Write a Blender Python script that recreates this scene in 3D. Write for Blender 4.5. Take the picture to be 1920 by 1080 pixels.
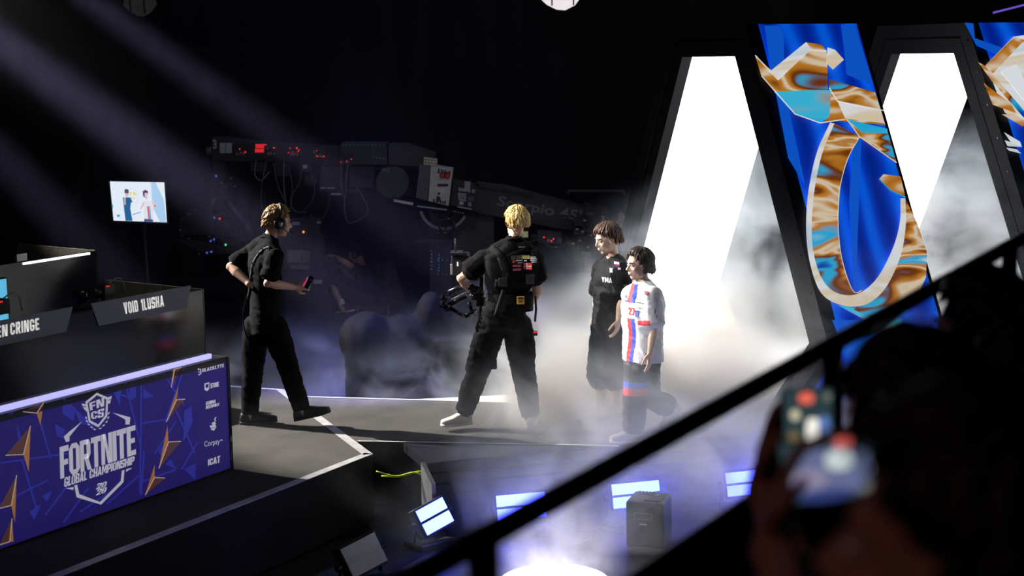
import bpy, bmesh, math, random
from mathutils import Vector, Matrix, noise as mnoise
random.seed(7)
S = bpy.context.scene
COL = S.collection
for o in list(bpy.data.objects): bpy.data.objects.remove(o, do_unlink=True)

# ------------------------------------------------------------------ camera
CAM_H = 3.05
FPX = 3000.0
PITCH = math.atan((540-105)/FPX)
ROLL = math.radians(-0.8)
cd = bpy.data.cameras.new('camera'); cam = bpy.data.objects.new('camera', cd); COL.objects.link(cam)
cd.sensor_width = 36.0; cd.lens = 36.0*FPX/1920.0
cd.clip_start = 0.05; cd.clip_end = 200
CM = Matrix.Translation((0, 0, CAM_H)) @ Matrix.Rotation(math.pi/2-PITCH, 4, 'X') @ Matrix.Rotation(ROLL, 4, 'Z')
cam.matrix_world = CM
S.camera = cam
cd.dof.use_dof = True; cd.dof.focus_distance = 13.0; cd.dof.aperture_fstop = 2.6
S.view_settings.view_transform = 'Standard'; S.view_settings.look = 'None'
S.view_settings.exposure = 0.0; S.view_settings.gamma = 1.0
S.view_settings.use_curve_mapping = False
S.cycles.max_bounces = 6; S.cycles.diffuse_bounces = 3; S.cycles.glossy_bounces = 3
S.cycles.transmission_bounces = 4; S.cycles.volume_bounces = 1; S.cycles.transparent_max_bounces = 8
S.cycles.volume_step_rate = 0.85
S.cycles.use_light_tree = False
S.cycles.volume_max_steps = 256
S.cycles.use_denoising = True
S.cycles.sample_clamp_indirect = 6.0

def ray(px, py):
    d = Vector(((px-960)/FPX, (540-py)/FPX, -1.0))
    return (CM.to_3x3() @ d)
def at(px, py, Y):
    d = ray(px, py); t = Y/d.y
    return Vector((d.x*t, Y, CAM_H+d.z*t))
def onz(px, py, z):
    d = ray(px, py); t = (z-CAM_H)/d.z
    return Vector((d.x*t, d.y*t, z))

# ------------------------------------------------------------------ world, stage lights and added fills
W = bpy.data.worlds.new('arena'); S.world = W; W.use_nodes = True
W.node_tree.nodes['Background'].inputs[0].default_value = (0.25, 0.3, 0.5, 1)
W.node_tree.nodes['Background'].inputs[1].default_value = 0.008

def spot(name, loc, target, power, color, angle, blend=0.3, radius=0.08):
    l = bpy.data.lights.new(name, 'SPOT'); l.energy = power; l.color = color
    l.spot_size = math.radians(angle); l.spot_blend = blend; l.shadow_soft_size = radius
    o = bpy.data.objects.new(name, l); COL.objects.link(o)
    o.location = loc
    o.rotation_euler = (Vector(target)-Vector(loc)).to_track_quat('-Z', 'Y').to_euler()
    return o
KEY = (1.0, 0.95, 0.89)
HAZ = (0.66, 0.60, 1.0)
# follow spots from the rig at stage left light the crew and the players
spot('follow_spot_key', (-10.5, 16.6, 7.2), (-0.9, 13.1, 0.8), 24000, KEY, 20, 0.5, 0.06)
spot('follow_spot_players', (-9.0, 10.5, 7.2), (1.0, 13.0, 1.0), 7000, KEY, 9, 0.5, 0.06)
# violet beams drawing shafts in the haze in front of the crane
spot('beam_main', at(-700, -440, 17.0), at(760, 640, 16.3), 60000, HAZ, 5.6, 1.0, 0.1)
spot('beam_high', at(-380, -400, 17.2), at(640, 345, 16.6), 32000, HAZ, 4.4, 1.0, 0.1)
spot('beam_low', at(-500, -235, 16.9), at(270, 575, 16.4), 13000, HAZ, 7, 1.0, 0.1)
# added unseen fills: blue and violet tint the fog, the rest lift dark parts
spot('fill_blue', (-2.0, 22.0, 9.0), (-1.5, 16.0, 0.0), 250, (0.35, 0.4, 1.0), 50, 0.8, 0.3)
spot('fill_violet', (-1.4, 13.7, 8.5), (-1.4, 15.1, 0.0), 20000, (0.34, 0.33, 1.0), 19, 0.9, 0.2)
spot('fill_front', (-5.0, 1.0, 9.5), (-1.0, 15.0, 1.0), 220, (0.9, 0.92, 1.0), 50, 0.8, 0.4)
spot('fill_crane', (2.0, 9.0, 9.5), (-1.0, 18.5, 1.7), 500, (0.85, 0.88, 1.0), 32, 0.8, 0.3)
spot('fill_desk', (-1.0, 3.0, 9.5), (-3.4, 12.2, 1.0), 700, (1.0, 0.94, 0.82), 14, 0.8, 0.3)

# ------------------------------------------------------------------ mesh helpers
def mesh_obj(name, bm, mat=None, parent=None, smooth=False):
    me = bpy.data.meshes.new(name)
    bmesh.ops.recalc_face_normals(bm, faces=bm.faces[:])
    bm.to_mesh(me); bm.free()
    if smooth:
        for p in me.polygons: p.use_smooth = True
    o = bpy.data.objects.new(name, me); COL.objects.link(o)
    if mat: me.materials.append(mat)
    if parent: o.parent = parent
    return o
def tag(o, label=None, cat=None, group=None, kind=None):
    if label: o['label'] = label
    if cat: o['category'] = cat
    if group: o['group'] = group
    if kind: o['kind'] = kind
    return o
def empty(name, loc=(0, 0, 0), rz=0.0, label=None, cat=None, group=None):
    o = bpy.data.objects.new(name, None); COL.objects.link(o)
    o.location = loc; o.rotation_euler = (0, 0, rz); o.empty_display_size = 0.1
    return tag(o, label, cat, group)
def copy_tree(o, parent=None):
    c = o.copy(); COL.objects.link(c)
    if parent: c.parent = parent
    for ch in list(o.children): copy_tree(ch, c)
    return c

def bm_box(bm, c, s, M=None, bev=0.0):
    """box centred c size s"""
    r = bmesh.ops.create_cube(bm, size=1.0)
    vs = r['verts']
    for v in vs: v.co = Vector((v.co.x*s[0], v.co.y*s[1], v.co.z*s[2]))
    if bev > 0:
        es = list({e for v in vs for e in v.link_edges})
        r = bmesh.ops.bevel(bm, geom=es, offset=bev, segments=2, affect='EDGES', profile=0.5)
        vs = list({v for f in r['faces'] for v in f.verts} | {v for v in vs if v.is_valid})
    for v in vs:
        v.co = v.co+Vector(c)
        if M is not None: v.co = M @ v.co
    return bm
def bm_prism(bm, pts, d):
    """pts list of Vector (planar polygon), extruded by vector d"""
    a = [bm.verts.new(p) for p in pts]; b = [bm.verts.new(Vector(p)+Vector(d)) for p in pts]
    n = len(a)
    bm.faces.new(a); bm.faces.new(b[::-1])
    for i in range(n):
        j = (i+1) % n
        bm.faces.new((a[i], b[i], b[j], a[j]))
def bm_poly(bm, pts):
    bm.faces.new([bm.verts.new(p) for p in pts])
def frame_at(d):
    d = Vector(d).normalized()
    up = Vector((0, 0, 1)) if abs(d.z) < 0.95 else Vector((0, 1, 0))
    a = d.cross(up).normalized(); b = a.cross(d).normalized()
    return a, b
def bm_tube(bm, pts, r, n=8, cap=True, closed=False):
    pts = [Vector(p) for p in pts]
    rs = r if isinstance(r, (list, tuple)) else [r]*len(pts)
    rings = []
    pa = None
    for i, p in enumerate(pts):
        if i == 0: t = pts[1]-pts[0]
        elif i == len(pts)-1: t = pts[-1]-pts[-2]
        else: t = (pts[i+1]-pts[i]).normalized()+(pts[i]-pts[i-1]).normalized()
        if t.length < 1e-9: t = Vector((0, 0, 1))
        t.normalize()
        if pa is None: a, b = frame_at(t)
        else:
            a = pa-t*pa.dot(t)
            if a.length < 1e-6: a, _ = frame_at(t)
            a.normalize(); b = a.cross(t)
        pa = a
        rings.append([bm.verts.new(p+(a*math.cos(2*math.pi*k/n)+b*math.sin(2*math.pi*k/n))*rs[i]) for k in range(n)])
    for i in range(len(rings)-1):
        for k in range(n):
            bm.faces.new((rings[i][k], rings[i][(k+1) % n], rings[i+1][(k+1) % n], rings[i+1][k]))
    if cap:
        bm.faces.new(rings[0][::-1]); bm.faces.new(rings[-1])
def bm_cyl(bm, p0, p1, r, n=16): bm_tube(bm, [p0, p1], r, n)
def bm_ball(bm, c, r, seg=12, M=None):
    """ellipsoid; r scalar or triple"""
    rr = (r, r, r) if not isinstance(r, (tuple, list)) else r
    res = bmesh.ops.create_uvsphere(bm, u_segments=seg, v_segments=max(6, seg*2//3), radius=1.0)
    for v in res['verts']:
        q = Vector((v.co.x*rr[0], v.co.y*rr[1], v.co.z*rr[2]))
        if M is not None: q = M @ q
        v.co = q+Vector(c)
def spline(pts, n=6):
    """catmull-rom through pts"""
    P = [Vector(p) for p in pts]
    P = [P[0]*2-P[1]]+P+[P[-1]*2-P[-2]]
    out = []
    for i in range(1, len(P)-2):
        for k in range(n):
            t = k/n
            out.append(0.5*((2*P[i])+(P[i+1]-P[i-1])*t+(2*P[i-1]-5*P[i]+4*P[i+1]-P[i+2])*t*t+(3*P[i]-P[i-1]-3*P[i+1]+P[i+2])*t**3))
    out.append(P[-2]); return out
def box(name, c, s, mat, parent=None, M=None, bev=0.0):
    bm = bmesh.new(); bm_box(bm, c, s, M, bev); return mesh_obj(name, bm, mat, parent)
def tube(name, pts, r, mat, parent=None, n=8):
    bm = bmesh.new(); bm_tube(bm, pts, r, n); return mesh_obj(name, bm, mat, parent, True)
def prism(name, pts, d, mat, parent=None):
    bm = bmesh.new(); bm_prism(bm, pts, d); return mesh_obj(name, bm, mat, parent)

# ------------------------------------------------------------------ materials
MATS = {}
def mat(name, col, rough=0.6, metal=0.0, emit=None, estr=1.0, spec=0.5, var=0.0, vscale=12.0, bump=0.0, bscale=60.0, sheen=0.0, sss=0.0):
    if name in MATS: return MATS[name]
    m = bpy.data.materials.new(name); m.use_nodes = True
    nt = m.node_tree; b = nt.nodes['Principled BSDF']
    b.inputs['Base Color'].default_value = (*col, 1)
    b.inputs['Roughness'].default_value = rough; b.inputs['Metallic'].default_value = metal
    b.inputs['Specular IOR Level'].default_value = spec
    if sheen: b.inputs['Sheen Weight'].default_value = sheen
    if sss:
        b.inputs['Subsurface Weight'].default_value = sss
        b.inputs['Subsurface Radius'].default_value = (0.012, 0.005, 0.003)
    if emit:
        if estr*max(emit) < 2.9: m.cycles.emission_sampling = 'NONE'
        b.inputs['Emission Color'].default_value = (*emit, 1); b.inputs['Emission Strength'].default_value = estr
    tc = None
    if var or bump:
        tc = nt.nodes.new('ShaderNodeTexCoord')
    if var:
        n = nt.nodes.new('ShaderNodeTexNoise'); n.inputs['Scale'].default_value = vscale; n.inputs['Detail'].default_value = 5
        nt.links.new(tc.outputs['Object'], n.inputs['Vector'])
        r = nt.nodes.new('ShaderNodeValToRGB')
        r.color_ramp.elements[0].position = 0.3; r.color_ramp.elements[1].position = 0.7
        r.color_ramp.elements[0].color = (*[c*(1-var) for c in col], 1); r.color_ramp.elements[1].color = (*[min(1, c*(1+var)) for c in col], 1)
        nt.links.new(n.outputs['Fac'], r.inputs['Fac']); nt.links.new(r.outputs['Color'], b.inputs['Base Color'])
    if bump:
        n2 = nt.nodes.new('ShaderNodeTexNoise'); n2.inputs['Scale'].default_value = bscale; n2.inputs['Detail'].default_value = 4
        nt.links.new(tc.outputs['Object'], n2.inputs['Vector'])
        bp = nt.nodes.new('ShaderNodeBump'); bp.inputs['Strength'].default_value = bump; bp.inputs['Distance'].default_value = 0.01
        nt.links.new(n2.outputs['Fac'], bp.inputs['Height']); nt.links.new(bp.outputs['Normal'], b.inputs['Normal'])
    MATS[name] = m
    return m
M_black = mat('black_paint', (0.012, 0.012, 0.014), 0.45, var=0.25, bump=0.1)
M_blackgloss = mat('black_gloss', (0.006, 0.007, 0.009), 0.10)
M_blackmatte = mat('black_fabric_matte', (0.006, 0.006, 0.007), 0.95, var=0.3, bump=0.3)
M_darkgrey = mat('dark_grey_paint', (0.03, 0.03, 0.033), 0.5, var=0.2, bump=0.1)
M_grey = mat('grey_metal', (0.22, 0.22, 0.23), 0.4, 0.6, var=0.2)
M_steel = mat('steel', (0.55, 0.55, 0.57), 0.35, 0.9, var=0.15)
M_white = mat('white_paint', (0.8, 0.8, 0.8), 0.5)
M_carpet = mat('stage_carpet', (0.050, 0.046, 0.039), 0.9, var=0.3, vscale=3.0, bump=0.6, bscale=300)
M_floor = mat('black_arena_floor', (0.010, 0.010, 0.013), 0.55, var=0.4, vscale=2.0, bump=0.2)
M_drape = mat('black_drape', (0.004, 0.004, 0.005), 0.95, var=0.3)
M_trim = mat('aluminium_trim', (0.52, 0.51, 0.50), 0.45, 0.35, var=0.18, vscale=9)
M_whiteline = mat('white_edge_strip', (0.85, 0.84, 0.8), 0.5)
M_redled = mat('red_led', (0.3, 0.01, 0.01), 0.4, emit=(1, 0.03, 0.03), estr=0.8)
M_blueled = mat('blue_led', (0.01, 0.02, 0.3), 0.4, emit=(0.1, 0.2, 1), estr=0.4)
M_greenled = mat('green_led', (0.01, 0.2, 0.05), 0.4, emit=(0.1, 0.9, 0.3), estr=0.8)
# ------------------------------------------------------------------ setting: floors, drapes, stage decks
GZ = -0.55
bm = bmesh.new(); bm_box(bm, (0, 12, GZ-0.1), (40, 34, 0.2))
tag(mesh_obj('floor', bm, M_floor), kind='structure')
# drapes behind the stage: one long folded cloth each
def drape(name, p0, p1, z0, z1, amp=0.12, wl=0.55):
    bm = bmesh.new(); p0 = Vector(p0); p1 = Vector(p1); L = (p1-p0).length
    t = (p1-p0).normalized(); nn = Vector((-t.y, t.x, 0)); n = int(L/0.09)
    lo, hi = [], []
    for i in range(n+1):
        s = L*i/n
        off = amp*math.sin(2*math.pi*s/wl+1.3*math.sin(s*0.9))+0.04*math.sin(s*11)
        q = p0+t*s
        lo.append(bm.verts.new((q.x+nn.x*off*1.15, q.y+nn.y*off*1.15, z0)))
        hi.append(bm.verts.new((q.x+nn.x*off*0.8, q.y+nn.y*off*0.8, z1)))
    for i in range(n): bm.faces.new((lo[i], lo[i+1], hi[i+1], hi[i]))
    o = mesh_obj(name, bm, M_drape, None, True)
    m = o.modifiers.new('thickness', 'SOLIDIFY'); m.thickness = 0.01
    return tag(o, kind='structure')
drape('wall_back', (-14, 24, 0), (14, 24, 0), GZ, 12)
drape('wall_left', (-14, 6, 0), (-14, 24, 0), GZ, 12)
drape('wall_right', (14, 24, 0), (14, 6, 0), GZ, 12)

def slab(name, pxs, z, th, m, pts=None):
    P = pts or [onz(x, y, z) for x, y in pxs]
    o = prism(name, P, (0, 0, -th), m)
    if m == M_carpet:
        o.data.materials.append(M_blackmatte)      # black skirting round the deck
        for f in o.data.polygons:
            if abs(f.normal.z) < 0.5: f.material_index = 1
    return tag(o, kind='structure')
# desk riser
RC = onz(699, 852, 0); RD = onz(534, 731, 0); RE = onz(431, 724, 0)
u_edge = (onz(220, 1040, 0)-RC).normalized()
RL = RC+u_edge*6.0
back_dir = (RE-RD).normalized()
RB = RD+back_dir*5.5
slab('floor_desk_riser', None, 0.0, 0.53, M_carpet, [RC, RD, RB, Vector((RL.x-3, RL.y+1, 0)), RL])
# aluminium trim strips lying on the riser edges (3 mm proud)
def strip(name, a, b, w, side, m, z=0.0, h=0.004, drop=0.0):
    a = Vector(a); b = Vector(b); t = (b-a).normalized(); nn = Vector((-t.y, t.x, 0))*side*w
    P = [Vector((p.x, p.y, z+0.001)) for p in (a, b, b+nn, a+nn)]
    o = prism(name, P, (0, 0, h), m)
    return tag(o, kind='structure')
strip('trim_1', RC, RL, 0.075, -1, M_trim)
strip('trim_2', RC, RD, 0.075, 1, M_trim)
strip('trim_3', RD, RB, 0.03, 1, M_whiteline)
# walkway towards the gates
WA = onz(671, 828, 0); WB = onz(1160, 837, 0); WC = onz(575, 744, 0); WD = onz(900, 753, 0)
fdir = (WB-WA).normalized(); bdir = (WD-WC).normalized()
WDx = WC+bdir*7.6
WA2 = WA-fdir*0.3; WC2 = WC-bdir*0.3
A = onz(803, 868, 0); B = onz(1480, 808, 0); dd = (B-A).normalized()
Bx = A+dd*7.0
slab('floor_walkway', None, -0.002, 0.52, M_carpet, [Vector((p.x, p.y, -0.002)) for p in (WA2, WB, WB+dd*4.2, WDx, WC2)])
strip('trim_4', WA, WB, 0.02, 1, M_whiteline)
strip('trim_5', WC, WDx, 0.022, -1, M_whiteline)
# black deck filling the wedge in front of the walkway, with a stepped fascia
nn = Vector((dd.y, -dd.x, 0))
if nn.y > 0: nn = -nn
M_step = mat('step_black', (0.007, 0.007, 0.010), 0.45, spec=0.25, var=0.3, bump=0.1)
slab('floor_front_deck', None, -0.004, 0.07, M_step, [Vector((p.x, p.y, -0.004)) for p in (WA+Vector((0.35, -0.002, 0)), A, Bx, Bx+Vector((0, 0.8, 0)), WB+dd*0.2)])
for i, (z, w_, h_) in enumerate(((-0.085, 0.03, 0.07), (-0.165, 0.06, 0.07), (-0.245, 0.03, 0.31))):
    P = [A-nn*0.25+dd*0.05*i, Bx-nn*0.25, Bx+nn*w_, A+nn*w_+dd*0.02*i]
    slab('floor_step_%d' % (i+1), None, z, h_, M_step, [Vector((p.x, p.y, z)) for p in P])
# rear deck behind the walkway
slab('floor_rear_deck', None, -0.15, 0.3, M_floor, [Vector((p.x, p.y, -0.15)) for p in (WDx+Vector((0, 0.02, 0)), WC+Vector((0, 0.02, 0)), RD+Vector((0.02, 0.02, 0)), RB, Vector((-13.5, RB.y, 0)), Vector((-13.5, 23.5, 0)), Vector((13.5, 23.5, 0)), Vector((13.5, WDx.y, 0)))])
# pale wedge behind the walkway: white plate standing in for a strip of lit floor
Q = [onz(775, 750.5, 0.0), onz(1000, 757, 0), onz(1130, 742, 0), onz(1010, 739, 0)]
slab('trim_lit_wedge', None, 0, 0.05, M_whiteline, [Vector((p.x, p.y+0.04, 0.0)) for p in Q])
# end board of the step
E0 = A+nn*0.07-dd*0.02
tag(prism('trim_7', [E0+Vector((-0.06, 0.10, 0.0)), E0+Vector((0.03, -0.10, -0.12)), E0+Vector((0.03, -0.10, GZ)), E0+Vector((-0.06, 0.10, GZ))], (0.03, 0.015, 0), M_grey), kind='structure')

# ------------------------------------------------------------------ gates
GA = math.radians(22)
AX = Vector((math.cos(GA), math.sin(GA), 0))      # tunnel axis (away from stage)
NR = Vector((math.sin(GA), -math.cos(GA), 0))     # towards the camera side
ZT = 3.28; ZW = 0.80; HT = 0.66; HWD = 1.95; HB = 1.15; GL = 1.10
M_frame = mat('gate_frame_black', (0.008, 0.0085, 0.010), 0.6, spec=0.2, var=0.15, bump=0.05)
M_lit = mat('lit_fabric', (0.9, 0.9, 0.9), 0.8, emit=(0.95, 0.98, 1.0), estr=3.0)
def blue_print():
    m = bpy.data.materials.new('blue_banner_print'); m.use_nodes = True; nt = m.node_tree
    b = nt.nodes['Principled BSDF']; tc = nt.nodes.new('ShaderNodeTexCoord')
    mp = nt.nodes.new('ShaderNodeMapping'); mp.inputs['Rotation'].default_value = (0, 0.22, 0)
    w = nt.nodes.new('ShaderNodeTexWave'); w.inputs['Scale'].default_value = 1.1; w.inputs['Distortion'].default_value = 3.5; w.inputs['Detail'].default_value = 1.0
    r = nt.nodes.new('ShaderNodeValToRGB')
    r.color_ramp.elements[0].color = (0.0, 0.016, 0.26, 1); r.color_ramp.elements[1].color = (0.001, 0.10, 0.70, 1)
    e = r.color_ramp.elements.new(0.55); e.color = (0.0, 0.042, 0.46, 1)
    nt.links.new(tc.outputs['Object'], mp.inputs[0]); nt.links.new(mp.outputs[0], w.inputs['Vector'])
    nt.links.new(w.outputs['Fac'], r.inputs[0]); nt.links.new(r.outputs[0], b.inputs['Base Color'])
    nt.links.new(r.outputs[0], b.inputs['Emission Color']); b.inputs['Emission Strength'].default_value = 0.85
    b.inputs['Roughness'].default_value = 0.8
    return m
M_blueprint = blue_print()
def hexa(s, z_top=ZT, ht=HT, hw=HWD, hb=HB, zw=ZW, z0=0.0):
    """outline in (n, z): near = +n"""
    return [(-ht, z_top), (ht, z_top), (hw, zw), (hb, z0), (-hb, z0), (-hw, zw)]
def gate(origin, label, lab2):
    G = empty('gate_arch', origin, 0, label, 'arch')
    L = lambda a, n, z: AX*a+NR*n+Vector((0, 0, z))
    def ring(name, outer, inner, a0, a1, m, skip=()):
        """each side of the hexagonal frame is a beam of its own"""
        for i in range(6):
            if i in skip: continue
            j = (i+1) % 6
            P = [L(a0, *outer[i]), L(a0, *outer[j]), L(a0, *inner[j]), L(a0, *inner[i])]
            prism(name, P, AX*(a1-a0), m, G)
    def inset(h, t, tb):
        # inset sides by t horizontally
        return [(-h[1][0]+t*0.8, h[0][1]-tb), (h[1][0]-t*0.8, h[0][1]-tb), (h[2][0]-t*1.25, h[2][1]), (h[3][0]-t*1.1, 0.0), (-h[3][0]+t*1.1, 0.0), (-h[2][0]+t*1.25, h[5][1])]
    H0 = hexa(0); H1 = inset(H0, 0.12, 0.11); H2 = inset(H0, 0.15, 0.13); H3 = inset(H0, 0.25, 0.26)
    ring('frame_beam', H0, H1, 0.0, 0.12, M_frame, skip=(3,))
    ring('shadow_gap_beam', H1, H2, 0.05, 0.10, M_blackmatte, skip=(3,))
    ring('inner_frame_beam', H2, H3, 0.02, 0.12, M_frame, skip=(3,))
    # back frame
    HB2 = inset(H0, 0.05, 0.05)
    ring('back_frame_beam', H0, HB2, GL-0.03, GL, M_frame, skip=(3,))
    # lit lining panels: top, two upper flanks, two lower flanks
    HL = inset(H0, 0.25, 0.26)
    for i in (0, 1, 2, 4, 5):
        j = (i+1) % 6
        a, b = HL[i], HL[j]
        P = [L(0.12, *a), L(0.12, *b), L(GL-0.03, *b), L(GL-0.03, *a)]
        nrm = (P[1]-P[0]).cross(P[3]-P[0]).normalized()
        cen = sum(P, Vector())/4; inward = (L(GL/2, 0, 1.4)-cen)
        if nrm.dot(inward) > 0: nrm = -nrm
        prism('lining_panel', P, nrm*0.02, M_lit, G)
    # outer skins: the printed near flank, plain others
    for i in (0, 1, 2, 4, 5):
        j = (i+1) % 6
        a, b = H0[i], H0[j]
        P = [L(0.12, *a), L(0.12, *b), L(GL-0.03, *b), L(GL-0.03, *a)]
        nrm = (P[1]-P[0]).cross(P[3]-P[0]).normalized()
        cen = sum(P, Vector())/4; inward = (L(GL/2, 0, 1.4)-cen)
        if nrm.dot(inward) < 0: nrm = -nrm
        o = prism('outer_panel', P, nrm*0.02, M_blueprint if i in (1, 2) else M_frame, G)
        if i == 1: o['label'] = lab2
    # bolts along the near and top beams
    for k in range(9):
        t = (k+0.5)/9
        n = HT+(HWD-HT)*t-0.05; z = ZT+(ZW-ZT)*t-0.01
        bm = bmesh.new(); bm_cyl(bm, L(-0.006, n, z), L(0.004, n, z), 0.008, 8); mesh_obj('bolt', bm, M_blackgloss, G)
    return G
# near top corner of the first gate stands at (1.93, 13.2)
g0 = Vector((1.93, 13.2, 0))-NR*HT
G1 = gate(g0, 'nearest black gate arch with white lit lining and blue printed side', 'blue banner with gold ring print')
G2 = gate(g0+AX*2.2, 'second black gate arch behind the first, at the right edge', 'blue banner with silver and gold emblem print')
# ------------------------------------------------------------------ lettering: heavy condensed block capitals from polygons
GLY = {}
def _g(ch, w, *polys): GLY[ch] = (w, polys)
T = 0.2     # stem
def _ring(w, t=0.2, c=0.16, x0=0.0, x1=None):
    """octagonal O ring of outer w x 1 as quads"""
    o = [(c, 0), (w-c, 0), (w, c), (w, 1-c), (w-c, 1), (c, 1), (0, 1-c), (0, c)]
    k = c*0.4
    i = [(t+k*0, t*0.8), (w-t, t*0.8), (w-t, t*0.8), (w-t, 1-t*0.8), (w-t, 1-t*0.8), (t, 1-t*0.8), (t, 1-t*0.8), (t, t*0.8)]
    return [(o[j], o[(j+1) % 8], i[(j+1) % 8], i[j]) for j in range(8)]
def _r(x0, y0, x1, y1): return ((x0, y0), (x1, y0), (x1, y1), (x0, y1))
w = 0.56
_g('A', .6, ((0, 0), (.19, 0), (.36, 1), (.2, 1)), ((.41, 0), (.6, 0), (.40, 1), (.24, 1)), _r(.14, .18, .46, .33))
_g('B', w, _r(0, 0, .2, 1), _r(.2, .84, .46, 1), _r(.2, .43, .46, .58), _r(.2, 0, .46, .16), ((.38, .55), (.46, .5), (.54, .6), (.54, .9), (.46, 1), (.38, .9)), ((.38, .1), (.46, 0), (.56, .1), (.56, .42), (.46, .54), (.38, .45)))
_g('C', w, *[q for j, q in enumerate(_ring(w)) if j != 2], _r(w-.2, .14, w, .36), _r(w-.2, .64, w, .86))
_g('D', w, _r(0, 0, .2, 1), _r(.2, .84, .4, 1), _r(.2, 0, .4, .16), ((.36, 0), (.44, 0), (.56, .14), (.56, .86), (.44, 1), (.36, 1)))
_g('E', .46, _r(0, 0, .2, 1), _r(.2, .83, .46, 1), _r(.2, .42, .42, .58), _r(.2, 0, .46, .17))
_g('F', .46, _r(0, 0, .2, 1), _r(.2, .82, .46, 1), _r(.2, .40, .42, .57))
_g('G', w, *[q for j, q in enumerate(_ring(w)) if j != 2], _r(w-.2, .14, w, .46), _r(w-.3, .36, w, .5), _r(w-.2, .66, w, .86))
_g('H', w, _r(0, 0, .2, 1), _r(w-.2, 0, w, 1), _r(.2, .42, w-.2, .58))
_g('I', .2, _r(0, 0, .2, 1))
_g('K', w, _r(0, 0, .2, 1), ((.2, .4), (.38, 1), (.58, 1), (.3, .45)), ((.2, .6), (.38, 0), (.6, 0), (.3, .62)))
_g('L', .44, _r(0, 0, .2, 1), _r(.2, 0, .44, .17))
_g('M', .74, _r(0, 0, .18, 1), _r(.56, 0, .74, 1), ((.1, 1), (.24, 1), (.42, .2), (.32, .2)), ((.64, 1), (.5, 1), (.32, .2), (.42, .2)))
_g('N', .58, _r(0, 0, .19, 1), _r(.39, 0, .58, 1), ((.1, 1), (.24, 1), (.48, 0), (.34, 0)))
_g('O', w, *_ring(w)); _g('0', w, *_ring(w))
_g('P', .54, _r(0, 0, .2, 1), _r(.2, .84, .44, 1), _r(.2, .36, .44, .52), ((.34, .4), (.44, .36), (.54, .48), (.54, .88), (.44, 1), (.34, .96)))
_g('R', .56, _r(0, 0, .2, 1), _r(.2, .84, .44, 1), _r(.2, .38, .44, .54), ((.34, .42), (.44, .38), (.54, .5), (.54, .88), (.44, 1), (.34, .96)), ((.22, .42), (.4, .44), (.58, 0), (.37, 0)))
_g('S', w, _r(.1, .84, w, 1), _r(.1, .42, w-.1, .58), _r(0, 0, w-.1, .16), ((0, .52), (.1, .42), (.2, .5), (.2, .9), (.1, 1), (0, .9)), ((w-.2, .1), (w-.1, 0), (w, .1), (w, .48), (w-.1, .58), (w-.2, .5)), _r(w-.2, .7, w, .9), _r(0, .1, .2, .3))
_g('T', .5, _r(0, .82, .5, 1), _r(.15, 0, .35, .82))
_g('U', w, _r(0, .12, .2, 1), _r(w-.2, .12, w, 1), ((0, .14), (.12, 0), (w-.12, 0), (w, .14), (w-.12, .2), (.12, .2)))
_g('V', .58, ((0, 1), (.2, 1), (.36, 0), (.22, 0)), ((.38, 1), (.58, 1), (.36, 0), (.22, 0)))
_g('W', .8, ((0, 1), (.17, 1), (.28, 0), (.14, 0)), ((.32, 1), (.44, 1), (.28, 0), (.16, 0)), ((.36, 1), (.48, 1), (.64, 0), (.52, 0)), ((.63, 1), (.8, 1), (.66, 0), (.52, 0)))
_g('Y', .56, ((0, 1), (.2, 1), (.38, .45), (.18, .45)), ((.36, 1), (.56, 1), (.38, .45), (.18, .45)), _r(.18, 0, .38, .5))
_g('1', .3, _r(.1, 0, .3, 1), ((0, .72), (.12, .72), (.12, 1), (0, .9)))
_g('2', w, _r(.0, .84, w-.1, 1), _r(0, 0, w, .17), ((w-.2, .5), (w, .55), (w, .9), (w-.1, 1), (w-.2, .9)), ((0, .15), (.22, .15), (w, .58), (w-.2, .6)), _r(0, .66, .2, .9))
_g('3', w, _r(0, .84, w-.1, 1), _r(.1, .42, w-.1, .58), _r(0, 0, w-.1, .16), ((w-.2, .5), (w-.05, .5), (w, .6), (w, .9), (w-.1, 1), (w-.2, .9)), ((w-.2, .1), (w-.1, 0), (w, .1), (w, .42), (w-.05, .52), (w-.2, .5)), _r(0, .7, .2, .9), _r(0, .1, .2, .3))
_g('4', w, _r(.3, 0, .5, 1), _r(0, .2, w, .36), ((0, .3), (.18, .3), (.4, 1), (.26, 1)))
_g('5', w, _r(0, .84, w, 1), _r(0, .45, .2, 1), _r(.1, .45, w-.1, .6), ((w-.2, .1), (w-.1, 0), (w, .1), (w, .5), (w-.1, .6), (w-.2, .5)), _r(0, 0, w-.1, .16), _r(0, .1, .2, .26))
_g('6', w, *_ring(w), _r(.1, .42, w-.1, .56))
_g("'", .14, _r(0, .7, .14, 1)); _g('.', .2, _r(0, 0, .2, .2)); _g(' ', .3)
def text_polys(s, track=0.07, shear=0.0):
    x = 0.0; out = []
    for ch in s:
        w_, ps = GLY.get(ch, GLY['I'])
        for p in ps: out.append([(x+q[0]+shear*q[1], q[1]) for q in p])
        x += w_+track
    W_ = x-track
    return out, W_
def text_on(name, s, corner, right, up, width, height, m, parent, shear=0.0, track=0.07, th=0.003, nrm=None):
    """capitals in a rectangle: corner = lower left, right/up unit vectors"""
    ps, W_ = text_polys(s, track, shear)
    right = Vector(right).normalized(); up = Vector(up).normalized(); nrm = nrm or right.cross(up).normalized()
    bm = bmesh.new()
    for p in ps: bm_prism(bm, [Vector(corner)+right*(q[0]/W_*width)+up*(q[1]*height) for q in p], nrm*th)
    return mesh_obj(name, bm, m, parent)
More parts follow.
